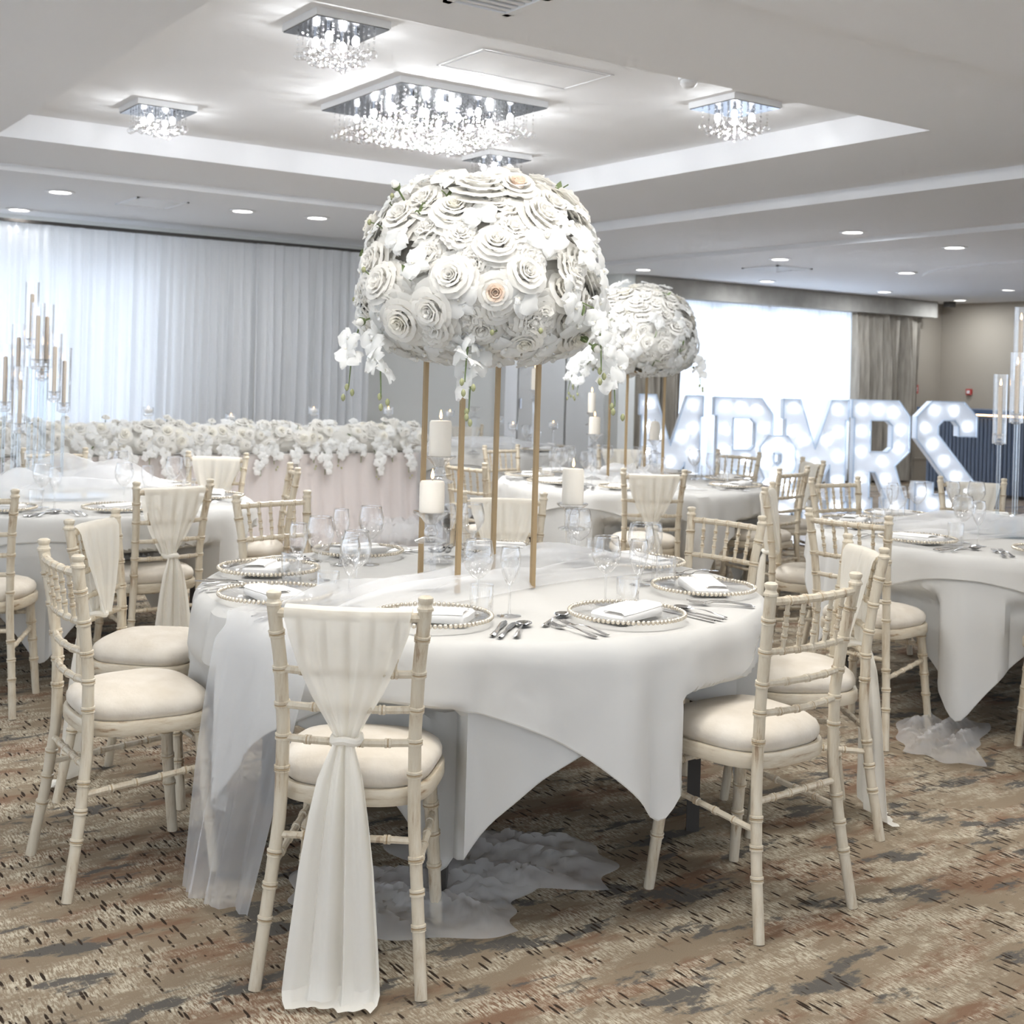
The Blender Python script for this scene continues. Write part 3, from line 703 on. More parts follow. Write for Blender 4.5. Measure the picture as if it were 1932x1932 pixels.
# far table
p_ = at_d(877, 800, 12.9); chair(p_.x, p_.y, 240, 'sashed chair at the far table, beyond the gold stand', 'pale sash on the chair at the far table', g[4])

# ------------------------------------------------------------------ round tables and cloths
RT = .895
def sqdist(phi, a, rot, sx=0, sy=0):
    """distance from table centre, in direction phi, to the edge of a square cloth of half side a, turned by rot and shifted"""
    d = Vector((math.cos(phi), math.sin(phi))); best = 9
    for k in range(4):
        n = Vector((math.cos(rot + k * PI / 2), math.sin(rot + k * PI / 2))); h = a + n.x * sx + n.y * sy; q = d.dot(n)
        if q > 1e-6: best = min(best, h / q)
    return best
def cloth(name, label, cat, T, a, corner, z, m, sx=0, sy=0, seed=1, off=0.0, fold=.10, group=None, under=None):
    """returns (object, wave function) ; the top cloth is pushed outside the wave of the cloth under it"""
    r = random.Random(seed); N = 288; rot = R_(corner) - PI / 4; ph = [r.uniform(0, 6.28) for _ in range(5)]
    rows = []
    for rr in (0, .3, .6, .8, .86, .885): rows.append([(T[0] + rr * math.cos(2 * PI * i / N), T[1] + rr * math.sin(2 * PI * i / N), z) for i in range(N)])
    L = [max(.06, sqdist(2 * PI * i / N, a, rot, sx, sy) - .90) for i in range(N)]
    for _ in range(2): L = [.25 * L[i - 1] + .5 * L[i] + .25 * L[(i + 1) % N] for i in range(N)]
    # where a chair is pushed in, its seat holds the cloth back
    lim = [9.0] * N
    for p_, d_ in SEATS:
        c_ = Vector(T[:2]) - p_
        if c_.length > 1.6 or c_.dot(d_) < 0: continue
        q_ = Vector((-d_.y, d_.x))
        for i in range(N):
            u = Vector((math.cos(2 * PI * i / N), math.sin(2 * PI * i / N))); k = u.dot(d_)
            if k > -.3: continue
            t_ = (.212 - c_.dot(d_)) / k; lat = (c_ + u * t_).dot(q_)
            if t_ > 0 and abs(lat) < .22: lim[i] = min(lim[i], max(.62, t_))
    lim = [min(v, 1.02) for v in lim]
    for _ in range(5): lim = [min(lim[i], (lim[i - 1] + lim[i] + lim[(i + 1) % N]) / 3 + .0) for i in range(N)]
    def hold(i, rad, z_):
        g_ = max(0, min(1, (.605 - z_) / .07)); g_ = g_ * g_ * (3 - 2 * g_)
        return rad - max(0, rad - (lim[i] - (0 if under else .014))) * g_
    def wave(i, s):
        p = 2 * PI * i / N; dr = min(1, s / .62)
        k = .5 + .5 * math.cos(12 * (p - R_(corner)) + .5 * math.sin(3 * p + ph[0])); k2 = math.sin(23 * p + ph[1]) * .5 + math.sin(37 * p + ph[2]) * .3
        return k ** 1.4 * fold * dr ** .85 * (.35 + .65 * min(1.1, L[i] / .62)) + .026 * k2 * dr ** .5 + off * min(1, s / .05)
    J = 18
    for j in range(J + 1):
        t = j / J; row = []
        for i in range(N):
            p = 2 * PI * i / N; s = L[i] * t
            e = min(1, s / .05); rad = .885 + .024 * math.sin(e * PI / 2); drop = s if s > .05 else .05 * (1 - math.cos(e * PI / 2))
            wv = wave(i, s)
            if under: wv = max(wv, under(i, s) + .009 * e)
            rw_ = hold(i, rad + wv, z - drop)
            row.append((T[0] + rw_ * math.cos(p), T[1] + rw_ * math.sin(p), z - drop))
        rows.append(row)
    rows.append([(x + .003 * math.cos(2 * PI * i / N), y + .003 * math.sin(2 * PI * i / N), zz + .004) for i, (x, y, zz) in enumerate(rows[-1])])
    o = obj(name, MB().grid(rows, wrap=True), m); tag(o, label, cat, group)
    return wave
def table(T, label, leg=45):
    t = thing('round_table', label, 'table', (T[0], T[1], 0), R_(leg), 'round banquet tables')
    obj('tabletop', MB().lathe([(.87, .715), (.882, .72), (.882, .742), (.87, .746)], 64), 'tabletop', t)
    for k in range(4):
        a = PI / 4 + k * PI / 2; m = MB().box((.70 * math.cos(a), .70 * math.sin(a), .3575), (.04, .04, .715), a); obj('leg', m, 'dark', t, smooth=False)
    obj('apron', MB().box((0, 0, .69), (.95, .95, .05)), 'dark', t, smooth=False)
    return t
cfg = [(T1, -130, -88, 'nearest table', -.10, 0.01), (T2, -111, -66, 'left table', 0, 0), (T3, -150, -150, 'right table', 0, 0), (T4, -60, -105, 'middle table', 0, 0), (T5, -130, -85, 'far table', 0, 0)]
for T, c1, c2, nm, sx, sy in cfg:
    table(T, 'round banquet table under white cloths, the ' + nm, 4 if T is T1 else 0)
    a1, a2 = (1.10, 1.0)
    if T is T3: a1, a2 = 1.12, 1.0; c1 = -156; c2 = -111
    wv = cloth('underlay_cloth', 'long white under-cloth with pointed corners on the ' + nm, 'tablecloth', T, a1, c1, .749, 'linen2', 0, 0, 3, 0, .10, 'white under-cloths on the round tables')
    cloth('tablecloth', 'white square top cloth over the longer cloth on the ' + nm, 'tablecloth', T, a2, c2, .753, 'linen', sx, sy, 5, .0, .085, 'white top cloths on the round tables', wv)
ZC = .7545
# ------------------------------------------------------------------ tulle
def heap(name, label, T, ang, L, W, h, seed, over=0, puddle=None, group='white tulle runners'):
    """bunched tulle lying across the table centre; over > 0: one end falls over the edge to the floor"""
    r = random.Random(seed); d = Vector((math.cos(ang), math.sin(ang), 0)); n = Vector((-d.y, d.x, 0)); rows = []
    ph = [r.uniform(0, 6.28) for _ in range(8)]; K = 40
    def fold(u, s): return (.5 + .5 * math.sin(9 * u + 3.1 * s + ph[0])) * .45 + (.5 + .5 * math.sin(17 * u - 5 * s + ph[1])) * .3 + (.5 + .5 * math.sin(29 * u + 9 * s + ph[2])) * .15 + .3 * (.5 + .5 * math.sin(7 * s + 4 * u + ph[3]))
    S_ = 46
    for j in range(S_ + 1):
        s = j / S_ * 2 - 1; x = s * L; env = (1 - abs(s) ** 3); row = []
        if over and s > 0: env = 1 - .8 * s ** 2
        for i in range(K + 1):
            u = i / K * 2 - 1; wv = W * (.75 + .25 * math.sin(4 * s + ph[4])) * (1 if not over else 1 - .25 * max(0, s)); eu = 1 - abs(u) ** 2.5
            p = Vector((T[0], T[1], 0)) + d * x + n * (u * wv + .04 * math.sin(6 * s + ph[5]))
            row.append((p.x, p.y, ZC + .006 + h * env * eu * fold(u, s)))
        rows.append(row)
    if over:
        R0 = L; base = rows[-1]; D = .74
        for j in range(1, 25):
            t = j / 24; row = []
            for i in range(K + 1):
                u = i / K * 2 - 1; wv = W * .75 * (.85 - .25 * t); f_ = fold(u, 1 + t * .5)
                e = min(1, t * 10); rad = R0 + .07 * math.sin(e * PI / 2) + .05 * f_ * t + .035 * t
                th = u * wv / R0 * .95
                q = Vector((T[0], T[1], 0)) + d * rad * math.cos(th) + n * rad * math.sin(th) + n * (-.10 * t)
                row.append((q.x, q.y, ZC + .006 - D * t))
            rows.append(row)
    o = obj(name, MB().grid(rows), 'tulle'); return tag(o, label, 'tulle', group)
def puddle(label, cx, cyy, lx, ly, rz, seed, h=.05, z0=.012):
    r = random.Random(seed); ph = [r.uniform(0, 6.28) for _ in range(8)]; rows = []
    for j in range(31):
        v = j / 30 * 2 - 1; row = []
        for i in range(41):
            u = i / 40 * 2 - 1; e = max(0, 1 - (u * u) ** 2) * max(0, 1 - (v * v) ** 2)
            z = z0 + h * e * (.5 + .35 * math.sin(5 * u + 9 * v + ph[0]) + .25 * abs(math.sin(11 * v - 8 * u + ph[1])) + .3 * abs(math.sin(14 * u + 15 * v + ph[2])))
            k = 1 + .14 * math.sin(3 * math.atan2(v, u) + ph[3]) + .06 * math.sin(9 * math.atan2(v, u) + ph[4])
            x, y = u * lx * k, v * ly * k
            row.append((x, y, max(z0, z)))
        rows.append(row)
    o = obj('tulle_puddle', MB().grid(rows), 'tulle', loc=(cx, cyy, 0), rz=rz); return tag(o, label, 'tulle', 'tulle ends pooled on the floor')
heap('tulle_runner', 'white tulle runner bunched on nearest table, one end falling beside the sashed chair', T1, R_(-160), .90, .29, .09, 3, over=1)
heap('tulle_runner', 'white tulle heap under the clear candelabra on the left table', T2, R_(10), .62, .42, .20, 4)
heap('tulle_runner', 'white tulle heap around the clear candelabra on the right table', T3, R_(140), .60, .36, .10, 5)
heap('tulle_runner', 'white tulle heap under the second flower ball', T4, R_(60), .62, .34, .12, 6)
heap('tulle_runner', 'white tulle heap at the right side of the far table', T5, R_(-45), .80, .30, .10, 7)
puddle('sheer tulle pooled on the carpet below the cloth corner of nearest table', 2.06, 3.02, .30, .22, R_(-25), 1)
puddle('sheer tulle pooled on carpet behind legs of the nearest sashed chair', 1.72, 2.92, .30, .20, R_(-30), 5)
puddle('tulle pooled on carpet under far side of nearest table', 3.06, 3.85, .28, .14, R_(-20), 2)
puddle('tulle pooled on carpet under left side of the right table', 4.35, 3.20, .30, .16, R_(35), 3)
puddle('white tulle pooled at right front corner of top table', 5.1, 9.0, .45, .35, R_(10), 4, .18)
MT['glassrim'] = glass_mat('bright_glass_lip', (250, 252, 255), .95, .35)
# ------------------------------------------------------------------ tableware
def build_plate():
    t = thing('charger_plate', '', 'plate')
    obj('glass_plate', MB().lathe([(.0001, .004), (.105, .004), (.118, .008), (.150, .017), (.160, .020), (.160, .023), (.150, .0205), (.116, .012), (.104, .008), (.0001, .008)], 56, cap=False), 'glassplate', t)
    m = MB(); n = 74
    for k in range(n): a = 2 * PI * k / n; m.sph((.1635 * math.cos(a), .1635 * math.sin(a), .0215), .0066, 8, 5)
    obj('beaded_rim', m, 'bead', t); return t
def build_napkin():
    m = MB(); rows = []
    r = random.Random(3)
    for j, (k, z) in enumerate(((.97, .0), (1, .003), (1, .016), (.96, .021), (.6, .024), (.2, .024), (.001, .024))):
        row = []
        for i in range(40):
            a = 2 * PI * i / 40; c_, s_ = math.cos(a), math.sin(a); e = .28
            x = math.copysign(abs(c_) ** e, c_) * .105 * k; y = math.copysign(abs(s_) ** e, s_) * .062 * k
            row.append((x + .1 * y * 0, y, z + (.004 * math.sin(14 * x + 9 * y) if z > .01 else 0)))
        rows.append(row)
    m.grid(rows, wrap=True); t = thing('folded_napkin', '', 'napkin')
    obj('folded_cloth', m, 'napkin', t)
    m = MB(); m.grid([[(x, y, z + .004 * math.sin(14 * x + 9 * y)) for x in [i / 10 * .19 - .095 for i in range(11)]] for y, z in ((-.058, .0235), (-.05, .030), (.0, .031), (.012, .029), (.014, .0245))])
    obj('top_fold', m, 'napkin', t); return t
def build_wine(H, R, name):
    t = thing(name, '', 'glass')
    zs = H * .45
    if name == 'wine_glass': pr = [(.0045, zs), (.016, zs + .006), (.036, zs + .028), (.0445, zs + .055), (.0435, zs + .08), (.0375, H - .004), (.0362, H + .0005), (.0352, H), (.0366, H - .004)]
    else: pr = [(.0045, zs), (.012, zs + .008), (.024, zs + .035), (.0290, zs + .06), (.0285, zs + .09), (.0255, H - .004), (.0250, H + .0005), (.0240, H), (.0245, H - .004)]
    k = R / (.0445 if name == 'wine_glass' else .029)
    pr = [(r_ * k if r_ > .006 else r_, z) for r_, z in pr]
    obj('bowl', MB().lathe(pr, 28, cap=False), 'glass', t)
    obj('rim', MB().lathe([(pr[-3][0] - .0008, H - .0012), (pr[-3][0] + .0004, H - .0012), (pr[-3][0] + .0004, H + .0006), (pr[-3][0] - .0008, H + .0006), (pr[-3][0] - .0008, H - .0012)], 28, cap=False), 'glassrim', t)
    obj('stem', MB().lathe([(.0105, .0035), (.0055, .008), (.0040, .018), (.0036, zs - .02), (.0050, zs - .006), (.0055, zs)], 12, cap=False), 'glassthick', t)
    obj('foot', MB().lathe([(.0001, 0), (.034, 0), (.035, .0012), (.022, .0028), (.0105, .0045), (.0001, .0045)], 28, cap=False), 'glass', t)
    return t
def build_tumbler():
    t = thing('tumbler', '', 'glass')
    obj('glass_wall', MB().lathe([(.031, .004), (.033, .006), (.034, .09), (.0333, .092), (.0325, .088)], 28, cap=False), 'glass', t)
    obj('thick_base', MB().lathe([(.0001, 0), (.031, 0), (.0325, .002), (.0325, .009), (.0001, .0095)], 28, cap=False), 'glassthick', t); return t
def blade(rows):  # rows: (y, halfwidth, z, thick)
    m = MB(); top = [[(-w_, y, z), (0, y, z + t_), (w_, y, z)] for y, w_, z, t_ in rows]; bot = [[(-w_, y, z), (0, y, z - t_ * .6), (w_, y, z)] for y, w_, z, t_ in rows]
    m.grid(top); m.grid(bot); return m
HZ = [(-.10, .003, .003, .001), (-.098, .008, .003, .002), (-.085, .0095, .004, .0022), (-.06, .0065, .007, .002), (-.02, .0032, .011, .0018), (.025, .0028, .010, .0016)]
def build_fork():
    t = thing('fork', '', 'fork'); obj('handle', blade(HZ + [(.036, .0045, .006, .0015)]), 'steel', t)
    m = blade([(.035, .0045, .006, .0015), (.044, .0105, .004, .0015), (.060, .0115, .005, .0014)])
    for k in range(4):
        x = (k - 1.5) * .0062; m.tube([(x, .058, .005), (x, .08, .006), (x * .96, .099, .010)], [.0019, .0017, .0010], 5)
    obj('tines', m, 'steel', t); return t
def build_spoon():
    t = thing('spoon', '', 'spoon'); obj('handle', blade(HZ + [(.042, .0045, .006, .0015)]), 'steel', t)
    m = MB(); rows = []
    for j in range(7):
        k = j / 6; rows.append([(.0225 * k * math.cos(a), .066 + .030 * k * math.sin(a), .0015 + .0085 * k * k) for a in [2 * PI * i / 24 for i in range(24)]])
    m.grid(rows, wrap=True); m.grid([[(x, y, z - .0014) for x, y, z in r_] for r_ in rows], wrap=True); obj('bowl', m, 'steel', t); return t
def build_knife():
    t = thing('knife', '', 'knife'); obj('handle', blade([(-.11, .004, .004, .002), (-.105, .008, .004, .0035), (-.06, .0072, .004, .0035), (-.02, .0058, .004, .003), (-.005, .0058, .004, .003)]), 'steel', t)
    obj('blade', blade([(-.005, .006, .003, .0012), (.01, .0085, .003, .0011), (.07, .0095, .003, .001), (.095, .007, .003, .0008), (.108, .001, .003, .0006)]), 'steel', t); return t
MT['glassplate'] = glass_mat('clear_plate_glass', (253, 253, 253), .32, .03, .05)
MT['bead'] = plain('silver_gold_bead', (222, 212, 194), .22, metal=.7)
PL, NP, WG, FL, TU, FK, SP, KN = (Proto(x) for x in (build_plate(), build_napkin(), build_wine(.205, .0445, 'wine_glass'), build_wine(.195, .029, 'champagne_flute'), build_tumbler(), build_fork(), build_spoon(), build_knife()))
def setting(T, ang, where, tb, r=.70, jit=0, items='all', extra=False):
    rr = random.Random(int(ang * 7 + T[0] * 100)); a = R_(ang); rad = Vector((math.cos(a), math.sin(a), 0)); f = -rad; rgt = Vector((f.y, -f.x, 0)); rz = a + PI / 2
    o = Vector((T[0], T[1], ZC)) + rad * r
    def P(x, y, z=0): p = o + rgt * x + f * y; return (p.x, p.y, ZC + .0015 + z)
    def J(k=.006): return rr.uniform(-k, k)
    w_ = ' at ' + where + ', ' + tb
    PL.put(P(J(), J()), rz, 'beaded glass charger' + w_, 'beaded chargers on the ' + tb)
    NP.put(P(J(.012), J(.01), .0085), rz + J(.25), 'folded white napkin' + w_, 'napkins on the ' + tb)
    FK.put(P(-.205 + J(), -.045 + J(.015)), rz + J(.06), 'inner fork' + w_, 'forks on the ' + tb)
    FK.put(P(-.240 + J(), -.055 + J(.015)), rz + J(.06), 'outer fork' + w_, 'forks on the ' + tb)
    KN.put(P(.198 + J(), -.04 + J(.01)), rz + J(.05), 'inner knife' + w_, 'knives on the ' + tb)
    KN.put(P(.224 + J(), -.05 + J(.01)), rz + J(.05), 'outer knife' + w_, 'knives on the ' + tb)
    SP.put(P(.256 + J(), -.04 + J(.01)), rz + J(.08), 'soup spoon' + w_, 'spoons on the ' + tb)
    if extra: SP.put(P(-.19, .085), rz - 1.0, 'dessert spoon' + w_, 'spoons on the ' + tb)
    WG.put(P(.095 + J(.01), .205 + J(.01)), rr.uniform(0, 6), 'large wine glass' + w_, 'wine glasses on the ' + tb)
    FL.put(P(.192 + J(.01), .155 + J(.01)), rr.uniform(0, 6), 'slim flute glass' + w_, 'flutes on the ' + tb)
    TU.put(P(.118 + J(.008), .115 + J(.008)), rr.uniform(0, 6), 'clear tumbler' + w_, 'tumblers on the ' + tb)
n1 = 'nearest table'
for ang, wh, r, ex in ((-87, 'place right of centre front', .69, True), (-39, 'place before the bare front right chair', .71, False), (6, 'place by the creamy bare chair', .73, False), (52, 'place before the stand-side sashed chair', .72, False),
        (97, 'far place left of the tall candles', .72, False), (140, 'upper left place', .72, False), (179, 'lower left place', .72, False), (-135, 'place before nearest sashed chair', .68, False)):
    setting(T1, ang, wh, n1, r, extra=ex)
n2 = 'left table'
for ang, wh in ((-86, 'front place'), (-130, 'front left place'), (-26, 'right place'), (32, 'back right place'), (77, 'back place behind candelabra'), (145, 'far left place')): setting(T2, ang, wh, n2, .70)
n3 = 'right table'
for ang, wh in ((182, 'front left place'), (124, 'back left place'), (84, 'back place'), (42, 'place under sashed chair'), (229, 'front place by picture edge')): setting(T3, ang, wh, n3, .70)
n4 = 'middle table'
for ang, wh in ((182, 'left place'), (226, 'front left place'), (-62, 'front right place'), (-16, 'right place'), (30, 'right back place'), (62, 'back place'), (103, 'back left place'), (142, 'far left place')): setting(T4, ang, wh, n4, .70)
n5 = 'far table'
for ang, wh in ((-70, 'front place'), (-20, 'right place')): setting(T5, ang, wh, n5, .70)

# ------------------------------------------------------------------ candles
def flame(parent, z, k=1.0):
    return obj('flame', MB().lathe([(.0001, 0), (.0042, .004), (.0055, .010), (.0042, .019), (.0018, .028), (.0001, .034)], 8, (0, 0, z), cap=False), 'flame', parent)
def pillar(label, x, y, z, r, h, m='wax', dome=False):
    t = thing('pillar_candle', label, 'candle', (x, y, z), 0, 'white pillar candles')
    pr = [(r * .97, 0), (r, .004), (r, h - .008), (r * .9, h), (r * .5, h - .0005 if not dome else h + .006), (.0001, h + .002)] if not dome else [(r * .97, 0), (r, .004), (r, h * .7), (r * .86, h * .88), (r * .55, h * .97), (.0001, h)]
    obj('wax_body', MB().lathe(pr, 28), m, t)
    obj('wick', MB().tube([(0, 0, h - .003), (.001, 0, h + .010)], .0012, 5), 'dark', t)
    if not dome: flame(t, h + .006)
    return t
def crystal_holder(label, x, y, z, H, R=.062, lead='crystal_holder'):
    t = thing('crystal_candle_holder', label, 'candle holder', (x, y, z), 0, 'crystal pillar candle holders'); n = 12
    obj('dish', MB().lathe([(.014, H - .042), (.020, H - .038), (R * .6, H - .020), (R, H - .006), (R * 1.02, H), (R * .9, H - .003), (.0001, H - .004)], n), 'glassthick', t)
    obj('knob', MB().lathe([(.016, H - .078), (.022, H - .072), (.022, H - .060), (.014, H - .050), (.014, H - .042)], n), 'glassthick', t)
    obj('collar', MB().lathe([(.020, H - .098), (.050, H - .098), (.052, H - .092), (.030, H - .084), (.016, H - .078)], n), 'glassthick', t)
    obj('stem', MB().lathe([(.016, .018), (.020, .035), (.022, H - .15), (.026, H - .10), (.020, H - .098)], 6), 'glassthick', t)
    obj('base', MB().lathe([(.0001, 0), (.056, 0), (.058, .006), (.040, .012), (.022, .018), (.014, .022)], n), 'glassthick', t)
    return t
zt = ZC + .004
def setc(px, py, H, lb, lb2, r=.04, h=.10, base_z=ZC, dome=False, gl=True):
    p = at(px, py, base_z); crystal_holder('crystal holder under ' + lb2, p.x, p.y, base_z + .002, H, R=r * 1.45); pillar(lb, p.x, p.y, base_z + .002 + H - .003, r, h, dome=dome)
setc(810, 1112, .245, 'low lit pillar candle left of the gold stand, nearest table', 'the low pillar candle left of the gold stand', .04, .098)
setc(824, 1062, .385, 'tall lit pillar candle behind the low one, nearest table', 'the tall pillar candle behind the low one', .04, .128)
setc(1077, 1060, .215, 'lit pillar candle right of the gold stand, nearest table', 'the pillar candle right of the gold stand', .04, .13)
setc(1119, 905, .305, 'short lit pillar candle left front of the second stand, middle table', 'the short pillar candle on middle table', .038, .115)
setc(1113, 885, .42, 'slimmer lit pillar candle behind the short one, middle table', 'the slimmer rear pillar candle on middle table', .028, .15)
setc(1233, 898, .255, 'round-topped unlit pillar candle below second flower ball', 'the round-topped candle below second flower ball', .037, .135, dome=True)
setc(1006, 856, .56, 'slim pillar candle on the tallest crystal holder, far table', 'the slim candle seen behind right gold leg', .034, .19)
p_ = at(893, 855, ZC); crystal_holder('crystal holder behind hanging orchids, on far table', p_.x, p_.y, ZC, .40)
def tealight(label, x, y, z, H):
    t = thing('tealight_glass', label, 'tealight holder', (x, y, z), 0, 'stemmed glasses with floating candles')
    obj('cup', MB().lathe([(.006, H - .075), (.030, H - .070), (.042, H - .060), (.044, H - .002), (.043, H), (.041, H - .002), (.039, H - .058), (.0001, H - .064)], 20, cap=False), 'glass', t)
    obj('stem', MB().lathe([(.012, .004), (.006, .02), (.005, H - .10), (.010, H - .08), (.006, H - .075)], 10), 'glassthick', t)
    obj('foot', MB().lathe([(.0001, 0), (.040, 0), (.040, .003), (.012, .005)], 20), 'glass', t)
    c_ = obj('floating_candle', MB().lathe([(.018, H - .050), (.034, H - .040), (.036, H - .024), (.028, H - .016), (.0001, H - .015)], 16), 'waxwhite', t)
    obj('flame', MB().lathe([(.0001, 0), (.004, .004), (.0045, .009), (.0001, .020)], 6, (0, 0, H - .013), cap=False), 'flame', c_)
    return t

# candelabra: clear tubes on tall rods rising from one base plate
def candelabra(label, T, items, d0, table):
    t = thing('candelabra', label, 'candelabra', (T[0], T[1], ZC + .002))
    obj('base_plate', MB().lathe([(.0001, 0), (.20, 0), (.20, .010), (.0001, .010)], 40), 'acrylic', t)
    k0 = None
    for n_, (px, yt, yb, yc, dd) in enumerate(items):
        d = d0 + dd; p = at_d(px, yt, d); top = p.z; bot = at_d(px, yb, d).z; ct_ = at_d(px, yc, d).z
        x, y = p.x, p.y; lx, ly = x - T[0], y - T[1]
        H = bot - ZC - .002
        rod = obj('rod', MB().lathe([(.009, .008), (.009, H - .012)], 10, (lx, ly, 0)), 'acrylic', t)
        obj('cup', MB().lathe([(.008, H - .012), (.020, H - .010), (.030, H + .002), (.024, H + .004), (.012, H + .008), (.020, H + .020), (.018, H + .032), (.030, H + .040), (.026, H + .042), (.0118, H + .034), (.0118, H + .018)], 16, (lx, ly, 0), cap=False), 'glassthick', rod)
        tb = obj('glass_tube', MB().lathe([(.033, H - .006), (.0335, top - ZC), (.0315, top - ZC), (.031, H)], 24, (lx, ly, 0), cap=False), 'glass', t)
        c_ = thing('taper_candle', 'beige lit taper candle, %s, in candelabra on the %s' % (ORD[n_], table), 'candle', (x, y, bot + .02), 0, 'beige taper candles in clear tubes of the %s' % table)
        hh = ct_ - bot - .02
        obj('taper', MB().lathe([(.0105, 0), (.0105, hh - .004), (.008, hh), (.0001, hh + .001)], 12), 'waxtaper', c_)
        obj('wick', MB().tube([(0, 0, hh - .002), (0, 0, hh + .008)], .001, 5), 'dark', c_); flame(c_, hh + .006)
    return t
ORD = ['tallest tube', 'second tallest tube', 'tube right of second tallest', 'left tube of middle height', 'right middle tube', 'rightmost tube', 'leftmost tube', 'lowest front tube', 'rear tube just right of centre', 'rear tube low at right', 'rear low tube']
candelabra('clear acrylic candelabra of tall tubes on the left table', T2, [(62, 533, 654, 555, .0), (73, 572, 693, 596, -.06), (90, 575, 693, 598, .06), (36.5, 612, 733, 637, .02), (105, 630, 754, 654, -.04), (123, 657, 775, 681, .03), (11.5, 650, 773, 673, -.02), (39.5, 692, 814, 717, -.12), (82, 615, 715, 650, .14), (28, 690, 795, 712, .12)], 6.30, 'left table')
ORD = ['tallest tube at picture edge', 'middle tube at picture edge', 'lowest tube at picture edge', 'tube beyond picture edge']
candelabra('clear acrylic candelabra of tall tubes at the right picture edge', (T3[0] + .02, T3[1]), [(1928, 580, 715, 606, .08), (1921, 666, 796, 690, -.05), (1889, 707, 835, 730, .02)], 5.95, 'right table')

# ------------------------------------------------------------------ flowers
def petal(mb, a0, hw, r0, r1, h, curl, r, ruff=0, n=4, cup=.0, mi=0):
    """one petal: starts at radius r0, z 0; rises to height h at radius r1, tip curled outward"""
    rows = []; nv = 4; ph = r.uniform(0, 6)
    for j in range(nv + 1):
        v = j / nv; row = []
        for i in range(n + 1):
            u = i / n * 2 - 1; wv = math.sin(min(1, v * 1.25 + .18) * PI * .5) * (1 - .25 * max(0, v - .75) * 4 * abs(u))
            rad = r0 + (r1 - r0) * v ** 1.15 + curl * max(0, v - .7) ** 1.0 * 1.2
            z = h * math.sin(min(1, v) * PI / 2) - curl * 1.2 * max(0, v - .72) - abs(u) ** 2 * .10 * h * v
            rad *= 1 - cup * abs(u) ** 2 * .25
            if ruff: rad += ruff * math.sin(7 * u + ph) * v * v; z += ruff * math.sin(9 * u + ph + 1) * v * v
            a = a0 + u * hw * wv
            row.append((rad * math.cos(a), rad * math.sin(a), z))
        rows.append(row)
    mb.grid(rows, mi=mi)
def rose_mesh(seed, rings, mats, ruff=0.0, n=4):
    """unit rose: radius about 1, opening along +z"""
    r = random.Random(seed); m = MB()
    for i, (cnt, r0, r1, h, curl, hw) in enumerate(rings):
        off = r.uniform(0, 6)
        for k in range(cnt): petal(m, off + 2 * PI * k / cnt + r.uniform(-.12, .12), hw, r0, r1 * r.uniform(.93, 1.07), h * r.uniform(.93, 1.07), curl, r, ruff, n, .3, 1 if (len(mats) > 1 and i < 3) else 0)
    m.sph((0, 0, .42), .15, 8, 5, 1 if len(mats) > 1 else 0)
    return m.mesh('rose', mats)
RG = [(3, .05, .11, .80, .02, 1.3), (4, .08, .20, .76, .03, 1.15), (5, .13, .31, .76, .06, 1.0), (5, .18, .44, .72, .10, .98), (6, .24, .60, .64, .16, .9), (7, .30, .76, .50, .22, .85), (7, .34, .92, .28, .26, .82), (6, .3, 1.0, .02, .12, .85)]
RO = [rose_mesh(1, RG, ['petal'], .018), rose_mesh(2, RG, ['petal', 'blushpetal'], .01),
      rose_mesh(3, [(4, .05, .14, .55, .03, 1.1), (5, .1, .26, .55, .06, .8), (6, .14, .38, .52, .1, .7), (7, .2, .52, .46, .14, .62), (8, .26, .66, .36, .18, .55), (8, .3, .8, .22, .2, .5)], ['petal'], .045),
      rose_mesh(4, RG, ['petal', 'petal2'], .012)]
RGL = [(3, .05, .14, .66, .03, 1.2), (4, .10, .30, .64, .08, 1.05), (5, .18, .50, .56, .16, .95), (6, .26, .74, .38, .26, .85), (6, .28, .95, .12, .25, .85)]
ROL = [rose_mesh(11, RGL, ['petal'], .02, 3), rose_mesh(12, RGL, ['petal', 'petal2'], .02, 3), rose_mesh(13, RGL, ['petal'], .05, 3)]
def orchid_mesh(seed, n=4):
    r = random.Random(seed); m = MB()
    def pet(a, L, W, lift, z0):
        rows = []
        for j in range(6):
            v = j / 5; row = []
            for i in range(n + 1):
                u = i / n * 2 - 1; wd = W * math.sin(PI * min(1, .12 + v * .86)) ** .65
                x = L * (.04 + v); y = u * wd; z = z0 + lift * v + .12 * math.sin(v * PI) - .18 * abs(u) ** 2 * v + .03 * math.sin(6 * v + 3 * u)
                row.append((x * math.cos(a) - y * math.sin(a), x * math.sin(a) + y * math.cos(a), z))
            rows.append(row)
        m.grid(rows)
    for a in (PI / 2, PI / 2 + 2.2, PI / 2 - 2.2): pet(a, .92, .34, .05, 0)
    for a in (.18, PI - .18): pet(a, .98, .56, .12, .05)
    pet(-PI / 2, .34, .16, .25, .08)
    m.sph((0, -.03, .14), .09, 6, 5, 1)
    return m.mesh('orchid', ['orchid', 'petal2'])
OR = [orchid_mesh(1), orchid_mesh(2)]
def leaf_mesh():
    m = MB(); m.grid([[(x * w_, y, .1 * y * y - .05 * abs(x)) for x in (-1, 0, 1)] for y, w_ in ((0, .02), (.3, .22), (.6, .24), (.85, .12), (1, .01))]); return m.mesh('leaf', 'green')
LEAF = leaf_mesh()
BUDM = MB().lathe([(.0001, -1.1), (.5, -.8), (.8, -.2), (.75, .4), (.4, .9), (.0001, 1.1)], 8).mesh('bud', 'bud')
